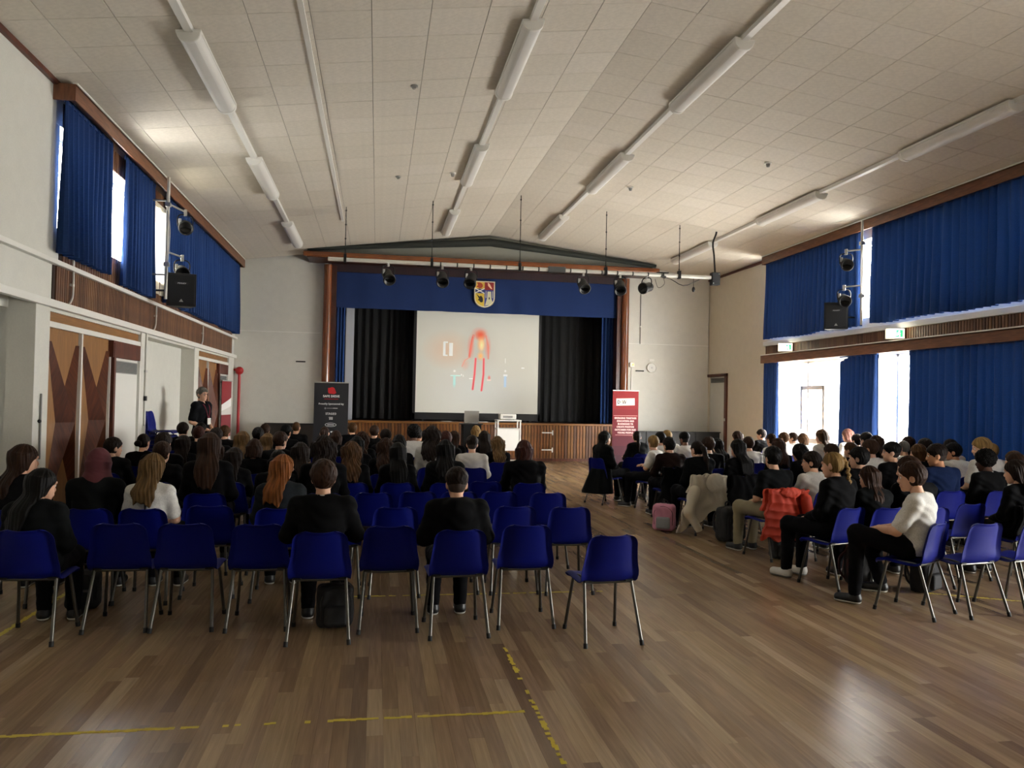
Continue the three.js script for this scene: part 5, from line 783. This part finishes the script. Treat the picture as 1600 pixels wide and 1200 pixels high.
  [4.435,-7.1,1.027,"braid","bl","H","blonde girl with a plaited braid and black hoodie, right block","first from aisle, second row from back, right block",{"girl":1,"near":1,"turn":22,"hy":10,"shoe":"w"}],
  [8.471,-14.5,0.964,"bob","lb","S","chin-length light-brown hair, white shirt, fifth from aisle, ninth row from back, right block","fifth from aisle, ninth row from back, right block",{"girl":1}],
  [8.205,-13.5,1.04,"long","lb","S","long light-brown hair, white shirt, fourth from aisle, eighth row from back, right block","fourth from aisle, eighth row from back, right block",{"girl":1}],
  [8.931,-14.5,0.968,"short","lb","S","short light-brown hair, white shirt, sixth from aisle, ninth row from back, right block","sixth from aisle, ninth row from back, right block",{"hy":30}],
  [9.391,-14.5,1.03,"long","pk","S","long pinkish hair, white shirt, seventh from aisle, ninth row from back, right block","seventh from aisle, ninth row from back, right block",{"girl":1}],
  [6.414,-10.2,0.973,"short","b","J","short brown hair, black jumper, fourth from aisle, fifth row from back, right block","fourth from aisle, fifth row from back, right block"],
  [7.438,-11.4,0.93,"short","lb","J","short light-brown hair, black jumper, fourth from aisle, sixth row from back, right block","fourth from aisle, sixth row from back, right block",{"hy":25}],
  [5.649,-8.5,0.999,"short","k","J","short black hair, black jumper, third from aisle, third row from back, right block","third from aisle, third row from back, right block",{"near":1,"collar":1,"hy":30}],
  [8.928,-13.5,0.973,"short","db","J","short dark-brown hair, black jumper, fifth from aisle, eighth row from back, right block","fifth from aisle, eighth row from back, right block"],
  [8.474,-12.5,1.03,"short","k","J","short black hair, black jumper, fourth from aisle, seventh row from back, right block","fourth from aisle, seventh row from back, right block"],
  [7.911,-11.4,1.03,"long","b","J","long brown hair, black jumper, fifth from aisle, sixth row from back, right block","fifth from aisle, sixth row from back, right block",{"girl":1}],
  [6.963,-10.2,1.013,"short","b","S","short brown hair, white shirt, fifth from aisle, fifth row from back, right block","fifth from aisle, fifth row from back, right block",{"hy":25}],
  [4.893,-7.1,0.927,"long","b","C","girl with long brown hair and dark jacket between braided girl and white-shirted boy","second from aisle, second row from back, right block",{"girl":1,"near":1}],
  [6.687,-9.35,1.019,"fade","k","J","faded black hair, black jumper, first from aisle, fourth row from back, right block","first from aisle, fourth row from back, right block",{"collar":1,"hy":45}],
  [8.371,-11.4,0.97,"buzz","gr","S","cropped grey hair, white shirt, sixth from aisle, sixth row from back, right block","sixth from aisle, sixth row from back, right block"],
  [9.272,-12.5,0.985,"long","b","J","long brown hair, black jumper, fifth from aisle, seventh row from back, right block","fifth from aisle, seventh row from back, right block",{"girl":1}],
  [5.353,-7.1,1.003,"short","b","J","short brown hair, black jumper, third from aisle, second row from back, right block","third from aisle, second row from back, right block",{"near":1,"hy":55}],
  [4.596,-6.15,1.004,"short","b","S","boy in white short-sleeved shirt sitting cross-legged at the right block end","first from aisle, first row from back, right block",{"near":1,"pose":"cross","turn":38,"hy":12,"hp":-6,"face":1}],
  [7.737,-10.2,0.97,"bob","lb","J","chin-length light-brown hair, black jumper, sixth from aisle, fifth row from back, right block","sixth from aisle, fifth row from back, right block",{"hy":45}],
  [8.831,-11.4,1.006,"short","db","J","short dark-brown hair, black jumper, seventh from aisle, sixth row from back, right block","seventh from aisle, sixth row from back, right block"],
  [6.694,-8.5,1.037,"fade","db","N","boy in a navy blue jumper with dark fringe, right block","fourth from aisle, third row from back, right block",{"near":1,"hy":50,"skin":"mid"}],
  [8.372,-10.2,0.997,"short","k","L","short black hair, white shirt, seventh from aisle, fifth row from back, right block","seventh from aisle, fifth row from back, right block",{"near":1,"hy":45,"skin":"mid"}],
  [8.039,-9.35,1.077,"short","st","S","short sandy hair, white shirt, second from aisle, fourth row from back, right block","second from aisle, fourth row from back, right block",{"hy":55}],
  [9.018,-10.2,1.01,"buzz","st","S","cropped sandy hair, white shirt, eighth from aisle, fifth row from back, right block","eighth from aisle, fifth row from back, right block"],
  [7.357,-8.5,0.978,"curly","k","J","boy with black curly hair and dark blazer, far right","fifth from aisle, third row from back, right block",{"near":1,"collar":1,"skin":"dark","hy":25}],
  [7.817,-8.5,0.96,"short","b","S","short brown hair, white shirt, sixth from aisle, third row from back, right block","sixth from aisle, third row from back, right block",{"hy":30}],
  [8.61,-9.35,0.948,"short","lb","S","short light-brown hair, white shirt, third from aisle, fourth row from back, right block","third from aisle, fourth row from back, right block",{"hy":20}],
  [6.495,-7.1,0.975,"long","db","J","long dark-brown hair, black jumper, fourth from aisle, second row from back, right block","fourth from aisle, second row from back, right block",{"girl":1,"near":1}],
  [9.291,-11.4,1.002,"bob","db","S","chin-length dark-brown hair, white shirt, eighth from aisle, sixth row from back, right block","eighth from aisle, sixth row from back, right block",{"girl":1}],
  [6.246,-12.5,0.948,"short","b","S","short brown hair, white shirt, third from aisle, seventh row from back, right block","third from aisle, seventh row from back, right block"]
];

for (const [x, z, s, hair, hc, top, label, seat, ex = {}] of PEOPLE) {
  const o = { x, z, s, hair, hc, top, label, ...ex }; o.turn = R(ex.turn ?? (x > 3 ? 6 : 0) + (hash2(Math.round(x * 50), Math.round(-z * 50), 5) - 0.5) * 10); if (ex.hp === undefined) o.hp = -2 - 8 * hash2(Math.round(x * 70), Math.round(-z * 30), 6);
  if (o.hy === undefined) o.hy = (x > 3 ? 10 : -4) + (hash2(Math.round(x * 90), Math.round(-z * 20), 7) - 0.5) * 16;
  if (!ex.pose) o.pose = ['lap', 'lap', 'fwd', 'fold'][Math.floor(hash2(Math.round(x * 33), Math.round(-z * 44), 8) * 4)];
  person(o);
  chair('blue plastic chair under the person ' + seat, x, z + 0.015, o.turn * (ex.turn ? 0.8 : 1), 'occupied blue chairs');
}
// extra detail on the girl in the white blouse: crossed black straps
{ const g = scene.children.find(c => c.userData.label?.includes('thin black straps')); mesh('strap', tube([[0, 0.965, 0.145], [0.002, 0.9, 0.2], [0.003, 0.8, 0.205], [0.003, 0.66, 0.2]], 0.009, 6, 20), tieMat, g); mesh('strap', join([tube([[0, 0.955, 0.16], [-0.035, 0.935, 0.17], [-0.02, 0.96, 0.17], [0, 0.955, 0.165]], 0.008, 6, 16), tube([[0, 0.955, 0.16], [0.03, 0.94, 0.17], [0.03, 0.965, 0.17], [0, 0.955, 0.165]], 0.008, 6, 16)]), tieMat, g); }
{ const g = scene.children.find(c => c.userData.label?.includes('glasses')); const gl = mesh('glasses', join([-1, 1].flatMap(s => [clean(new THREE.TorusGeometry(0.022, 0.0025, 5, 14)).translate(s * 0.032, -0.014, -0.112), tube([[s * 0.054, -0.01, -0.11], [s * 0.072, -0.008, -0.06], [s * 0.078, -0.012, 0.01]], 0.0025, 5, 8)])), M.blackGloss, g), h = g.children.find(c => c.name === 'hair'); gl.position.copy(h.position); gl.quaternion.copy(h.quaternion); }

// woman in a long black coat beside the aisle, turned towards the right block
person({ x: 3.95, z: -13.2, s: 0.98, turn: R(-62), hy: -10, hair: 'sleek', hc: 'k', top: 'C', girl: 1, near: 1, label: 'woman in a long black coat sitting sideways at the aisle of the right block' });
{ const w = scene.children.at(-1), f = (x, y, z) => { const t = (0.62 - y) / 0.42, r = 0.17 + 0.1 * t; return Math.max(Math.hypot(x / 1.15, (z - 0.1 - 0.1 * t)) - r + 0.012 * Math.sin(Math.atan2(x, z) * 9), y - 0.62, 0.2 - y, 0.0 - z - 0.05, Math.hypot(x / 1.15, (z - 0.1 - 0.1 * t)) > r - 0.03 ? -1 : r - 0.03 - Math.hypot(x / 1.15, z - 0.1 - 0.1 * t)); }; mesh('coat_tail', nets(f, [-0.42, 0.14, -0.12], [0.42, 0.68, 0.55], 0.014), TM('C'), w); mesh('lanyard_card', bx(-0.03, 0.03, 0.6, 0.66, -0.2, -0.195), M.paper, w); }
chair('blue plastic chair under the woman in the long black coat', 3.95, -13.2, R(-62), 'occupied blue chairs');
// man standing by the far doors
person({ x: -3.45, z: -16.5, s: 1.075, turn: R(-115), hy: -15, pose: 'stand', hair: 'short', hc: 'gr', top: 'M', sleeve: 'short', near: 1, face: 1, label: 'grey-haired man in a black polo shirt standing by the left wall' });
{ const m = scene.children.at(-1); mesh('lanyard', tube([[-0.075, 1.49, 0.03], [-0.07, 1.42, -0.1], [-0.02, 1.22, -0.15], [0, 1.18, -0.155], [0.02, 1.22, -0.15], [0.07, 1.42, -0.1], [0.075, 1.49, 0.03]], 0.008, 6, 40), mat('#7a1730', 0.7), m); mesh('badge_card', bx(-0.045, 0.045, 1.07, 1.19, -0.166, -0.16), M.paper, m); mesh('glasses', [-1, 1].flatMap(s => [clean(new THREE.TorusGeometry(0.022, 0.0025, 5, 14)).translate(s * 0.032, 1.626, -0.112)]), M.blackGloss, m).rotation.y = R(-15); }

// ---------------------------------------------------------------- empty chairs
const E = 'empty blue chairs';
[[-1.85, -6.4, 1, 'second from the left in the rearmost row'], [-1.375, -6.38, -1, 'third from the left in the rearmost row'], [-0.85, -6.33, 1, 'fourth from the left in the rearmost row, left of the white-collared boy'], [0.12, -6.2, 0, 'rearmost row, between the two black-clad boys'], [1.17, -6.2, -1, 'rearmost row, right of the hooded boy'], [1.69, -5.72, 5, 'standing alone at the right end of the rearmost left row']].forEach(([x, z, a, l]) => chair('empty blue chair, ' + l, x, z, R(a), E));
[[-1.4, -7.35, 0, 'second row from back, left of the grey hoodie girl'], [-0.33, -7.25, 0, 'second row from back, behind the white-collared boy'], [0.18, -7.22, 1, 'second row from back, left of the hooded boy'], [0.72, -7.3, -1, 'second row from back, hidden behind the hooded boy'], [1.26, -7.26, 0, 'second row from back, second from aisle'], [1.76, -7.2, -1, 'second row from back, at the aisle end'],
  [-0.02, -8.3, 1, 'third row from back, just right of the curly dark hair'], [0.44, -8.38, 0, 'third row from back, behind the two boys'], [0.86, -8.38, 1, 'third row from back, third from aisle'], [1.29, -8.4, 0, 'third row from back, second from aisle'], [1.8, -8.3, -1, 'third row from back, at the aisle end'], [1.28, -9.4, 0, 'fourth row from back, beside the person with the brown bob'],
  [5.08, -6.12, 10, 'right block rearmost row, next to the white-shirted boy'], [5.66, -6.2, 12, 'right block rearmost row, cut by the photo edge'], [5.98, -7.35, 10, 'right block second row, left of the dark-haired girl at the edge'], [7.02, -7.2, 12, 'right block second row, at the far right edge'],
  [4.5, -13.55, 0, 'right block, in front of the sandy-haired boy']].forEach(([x, z, a, l]) => chair('empty blue chair, ' + l, x, z, R(a), E));
for (let i = 0; i < 9; i++) chair(`stacked blue chair by the left wall, ${['lowest', 'second lowest', 'third lowest', 'fourth lowest', 'middle one', 'fourth highest', 'third highest', 'second highest', 'topmost'][i]} of the stack`, -3.86 + i * 0.012, -14.85, R(-92), 'chair stack by the left wall', i * 0.08);
chair('single blue chair standing in front of the chair stack by the left wall', -3.55, -15.5, R(-100), 'chair stack by the left wall', 0);

// ---------------------------------------------------------------- things on and before the stage
{ const t = thing('projector_trolley', 'white trolley with a panelled front standing before the stage', 'trolley', [3.46, 0, -20.7]); for (const [x, z] of [[-0.3, -0.22], [0.3, -0.22], [-0.3, 0.22], [0.3, 0.22]]) mesh('upright', bx(x - 0.018, x + 0.018, 0.06, 1.22, z - 0.018, z + 0.018, 0.004), M.white, t); mesh('top_shelf', bx(-0.33, 0.33, 1.2, 1.235, -0.25, 0.25, 0.008), M.white, t); mesh('upper_shelf', bx(-0.31, 0.31, 0.98, 1.01, -0.24, 0.24, 0.006), M.white, t); mesh('front_panel', bx(-0.31, 0.31, 0.42, 0.98, 0.2, 0.225, 0.006), M.paper, t); mesh('lower_shelf', bx(-0.31, 0.31, 0.12, 0.15, -0.24, 0.24, 0.006), M.white, t); for (const [x, z] of [[-0.3, -0.22], [0.3, -0.22], [-0.3, 0.22], [0.3, 0.22]]) mesh('castor', cyl(0.035, 0.035, [x - 0.012, 0.035, z], [x + 0.012, 0.035, z], 12), M.black, t); }
{ const t = thing('projector', 'small white projector on top of the trolley', 'projector', [3.46, 1.235, -20.7]); mesh('case', new RoundedBoxGeometry(0.44, 0.15, 0.32, 3, 0.03).translate(-0.02, 0.085, 0), mat('#dedcd6', 0.4), t); mesh('lens', cyl(0.05, 0.045, [-0.1, 0.09, -0.15], [-0.1, 0.09, -0.2], 16), M.blackGloss, t); mesh('connector_panel', bx(-0.16, 0.1, 0.05, 0.11, 0.158, 0.164), M.grey, t); mesh('feet', [bx(-0.2, -0.16, 0, 0.012, -0.12, -0.08), bx(0.12, 0.16, 0, 0.012, 0.08, 0.12)], M.black, t); }
{ const t = thing('presenter_stand', 'black cloth-covered stand before the stage below the screen', 'stand', [2.53, 0, -21.2]); mesh('cover', new RoundedBoxGeometry(0.5, 1.08, 0.45, 2, 0.03).translate(0, 0.54, 0), M.blackCloth, t); mesh('top_board', bx(-0.3, 0.3, 1.08, 1.11, -0.26, 0.26, 0.008), M.black, t); mesh('base_feet', bx(-0.28, 0.28, 0, 0.03, -0.25, 0.25, 0.006), M.black, t); }
{ const t = thing('laptop', 'open silver laptop seen from behind on the black stand', 'laptop', [2.53, 1.11, -21.2]); mesh('base', bx(-0.18, 0.18, 0, 0.018, -0.22, 0.04, 0.006), M.silver, t); const l = mesh('lid', bx(-0.2, 0.2, 0, 0.33, -0.006, 0.006, 0.004), mat('#9d9a92', 0.5), t); l.position.set(0, 0.018, 0.05); l.rotation.x = 0.22; }
for (const [x, w, l] of [[1.98, 0.28, 'loose white sheets on the stage edge left of the laptop'], [3.02, 0.3, 'loose white sheets on the stage edge right of the laptop']]) { const t = thing('paper_sheets', l, 'papers', [x, 1.1, -22.6]); for (let i = 0; i < 3; i++) { const m = mesh('sheet', bx(-w / 2, w / 2, i * 0.008, i * 0.008 + 0.004, -0.12, 0.12), M.paper, t); m.rotation.y = i * 0.12 - 0.1; } }

// ---------------------------------------------------------------- bags and clothes among the chairs
const sitter = k => { const p = scene.children.find(c => c.name.startsWith('person') && c.userData.label.includes(k)); return [p.position.x, p.position.z + 0.015, p.rotation.y]; };
function drape(name, label, cat, who, m, o) {       // garment hung over a chair back: a hollow sheet over the top edge, hanging inside and outside
  const [x, z, turn] = sitter(who), t = thing(name, label, cat, [x, 0, z], turn * 0.8), w = o.w || 0.25;
  const f = (px, py, pz) => {
    const lean = 0.255 - (0.79 - py) * 0.16, dz = Math.abs(pz - lean), low = pz > lean ? (o.back || 0.25) + (o.slant || 0) * px + 0.035 * Math.sin(px * 22) : 0.56, hw = w + (o.flare || 0) * (0.8 - py) + 0.012 * Math.sin(py * 26);
    const fold = 0.013 * n3(px * 17 + py * 6, py * 8 - px * 5, pz * 8) + 0.008 * Math.sin(px * 38 + 4 * Math.sin(py * 9 + px * 6)) + (o.puff ? 0.012 * Math.abs(Math.sin(py * 34 + px * 4)) : 0);
    const sheet = Math.abs(dz - (0.028 + (o.puff ? 0.02 : 0)) + fold) - (o.thick || 0.016), top = py - 0.815 + 0.3 * dz - fold;
    return Math.max(sheet, top, low - py, Math.abs(px) - hw);
  };
  mesh('cloth', nets(f, [-0.5, 0.02, 0.0], [0.5, 0.9, 0.42], 0.0125), m, t); return t;
}
{ const c = mat('#cfc6b2', 0.95, { map: T.weave, sheen: 0.4 }), t = drape('draped_hoodie', 'cream fleece hoodie hanging over a chair back in the right block', 'hoodie', 'dark ponytail and dark jacket', c, { back: 0.24, slant: 0.5, flare: 0.24, w: 0.24, thick: 0.02 });
  mesh('hood', nets((x, y, z) => Math.max(Math.abs(el([0.06, 0.7, 0.305], [0.12, 0.12, 0.035])(x, y, z)) - 0.011 + 0.004 * n3(x * 40, y * 40, z * 40), 0.0 - (z - 0.255)), [-0.15, 0.56, 0.22], [0.25, 0.92, 0.38], 0.01), c, t); mesh('sleeve', nets(un([cp([-0.24, 0.6, 0.3], [-0.34, 0.32, 0.33], 0.075, 0.06), cp([-0.34, 0.32, 0.33], [-0.22, 0.12, 0.36], 0.06, 0.05)], 0.05), [-0.48, 0.02, 0.18], [-0.08, 0.72, 0.46], 0.013), c, t); mesh('cuff', cyl(0.052, 0.045, [-0.22, 0.13, 0.36], [-0.2, 0.08, 0.365], 14), c, t); }
{ const c = mat('#c23a1f', 0.7, { map: T.weave, sheen: 0.3 }), t = drape('draped_jacket', 'bright red puffer jacket hanging over a chair back in the right block', 'jacket', 'boy in a black cap', c, { back: 0.24, w: 0.27, flare: 0.06, puff: 1, thick: 0.022 });
  mesh('sleeve', nets(un([cp([0.2, 0.7, 0.34], [0.24, 0.46, 0.36], 0.065, 0.058), cp([0.24, 0.46, 0.36], [0.16, 0.3, 0.37], 0.058, 0.045)], 0.05), [0.04, 0.2, 0.2], [0.36, 0.82, 0.48], 0.013), c, t); mesh('collar', nets((x, y, z) => el([0, 0.78, 0.33], [0.14, 0.06, 0.035])(x, y, z) + 0.006 * n3(x * 50, y * 50, z * 50), [-0.2, 0.68, 0.26], [0.2, 0.88, 0.4], 0.012), c, t); }
drape('draped_jacket', 'black jacket hanging over the chair of the boy in the brown blazer', 'jacket', 'dark brown blazer', TM('C'), { back: 0.3, w: 0.24, flare: 0.1 });
drape('draped_jacket', 'black coat hanging over the chair back right of the cream hoodie', 'jacket', 'long sleek black hair, black jumper, second from aisle, fifth row', TM('J'), { back: 0.2, w: 0.25, flare: 0.15 });
drape('draped_jacket', 'dark coat over the chair of the sandy-haired boy', 'jacket', 'sandy hair and white shirt, legs', TM('J'), { back: 0.34, w: 0.22, flare: 0.08 });
drape('draped_jacket', 'crumpled black jacket over the chair back at the right edge', 'jacket', 'long dark-brown hair, black jumper, fourth from aisle, second row from back, right block', TM('J'), { back: 0.5, w: 0.25, flare: 0.1 });
function backpack(label, x, z, turn, m, m2, s = 1, cat = 'backpack') {
  const t = thing('backpack', label, cat, [x, 0, z], turn); t.scale.setScalar(s);
  mesh('body', nets((px, py, pz) => { const q = Math.max(Math.abs(px) - 0.1, Math.abs(py - 0.2) - 0.13, Math.abs(pz) - 0.04), ox = Math.max(0, Math.abs(px) - 0.1), oy = Math.max(0, Math.abs(py - 0.2) - 0.13), oz = Math.max(0, Math.abs(pz) - 0.04); return Math.max((q > 0 ? Math.hypot(ox, oy, oz) : q) - 0.06 + 0.006 * n3(px * 30, py * 25, pz * 30), 0.002 - py); }, [-0.22, -0.02, -0.15], [0.22, 0.44, 0.15], 0.013), m, t);
  mesh('front_pocket', new RoundedBoxGeometry(0.2, 0.17, 0.07, 3, 0.03).translate(0, 0.13, 0.11), m2, t); mesh('handle', tube([[-0.04, 0.38, -0.04], [-0.03, 0.43, -0.05], [0.03, 0.43, -0.05], [0.04, 0.38, -0.04]], 0.008, 6, 14), M.black, t); for (const s2 of [-1, 1]) mesh('strap', tube([[s2 * 0.08, 0.36, -0.08], [s2 * 0.1, 0.28, -0.15], [s2 * 0.1, 0.12, -0.14], [s2 * 0.08, 0.06, -0.09]], 0.012, 6, 20), m2, t); mesh('zip', tube([[-0.13, 0.1, 0.09], [-0.12, 0.3, 0.095], [0, 0.365, 0.09], [0.12, 0.3, 0.095], [0.13, 0.1, 0.09]], 0.004, 5, 24), M.black, t); return t;
}
backpack('pink and grey backpack on the floor beside the cream hoodie', 3.93, -10.3, R(-30), mat('#d08da6', 0.8, { map: T.weave }), mat('#8f9195', 0.7), 0.95);
const bagM = mat('#101114', 0.75, { map: T.weave }), bagM2 = mat('#16171a', 0.7);
backpack('black rucksack on the floor between the cream hoodie and the cap boy', 4.5, -9.45, R(20), bagM, bagM2, 1.15);
backpack('black bag under the chair of the boy with the white collar', -0.28, -6.13, R(8), bagM, bagM2, 0.85, 'bag');
backpack('black bag with red trim under the braided girl’s chair', 4.67, -7.0, R(80), bagM, mat('#3a1416', 0.7), 0.95, 'bag');
backpack('small black bag under the white-shirted boy’s neighbouring chair', 5.2, -6.75, R(30), bagM, bagM2, 0.9, 'bag');
backpack('dark bag under the chair with the black jacket, right block', 4.5, -11.85, R(-10), bagM, mat('#3c4046', 0.7), 0.9, 'bag');
backpack('black bag on the floor under the rearmost left chairs', -2.3, -6.85, R(10), bagM, bagM2, 0.8, 'bag');
backpack('black bag beneath the red puffer jacket', 4.6, -8.35, R(0), bagM, bagM2, 0.8, 'bag');
{ const t = thing('rolled_umbrella', 'pinkish rolled umbrella leaning by the braided girl’s bag', 'umbrella', [4.72, 0, -7.35], R(30)); mesh('canopy', cyl(0.012, 0.024, [0, 0.04, 0], [0.14, 0.34, 0], 10), mat('#a4615a', 0.7), t); mesh('tip', cyl(0.005, 0.008, [-0.012, 0.006, 0], [0, 0.04, 0], 8), M.steel, t); mesh('handle', cyl(0.013, 0.014, [0.14, 0.34, 0], [0.175, 0.42, 0], 10), M.black, t); }

renderer.render(scene, camera);
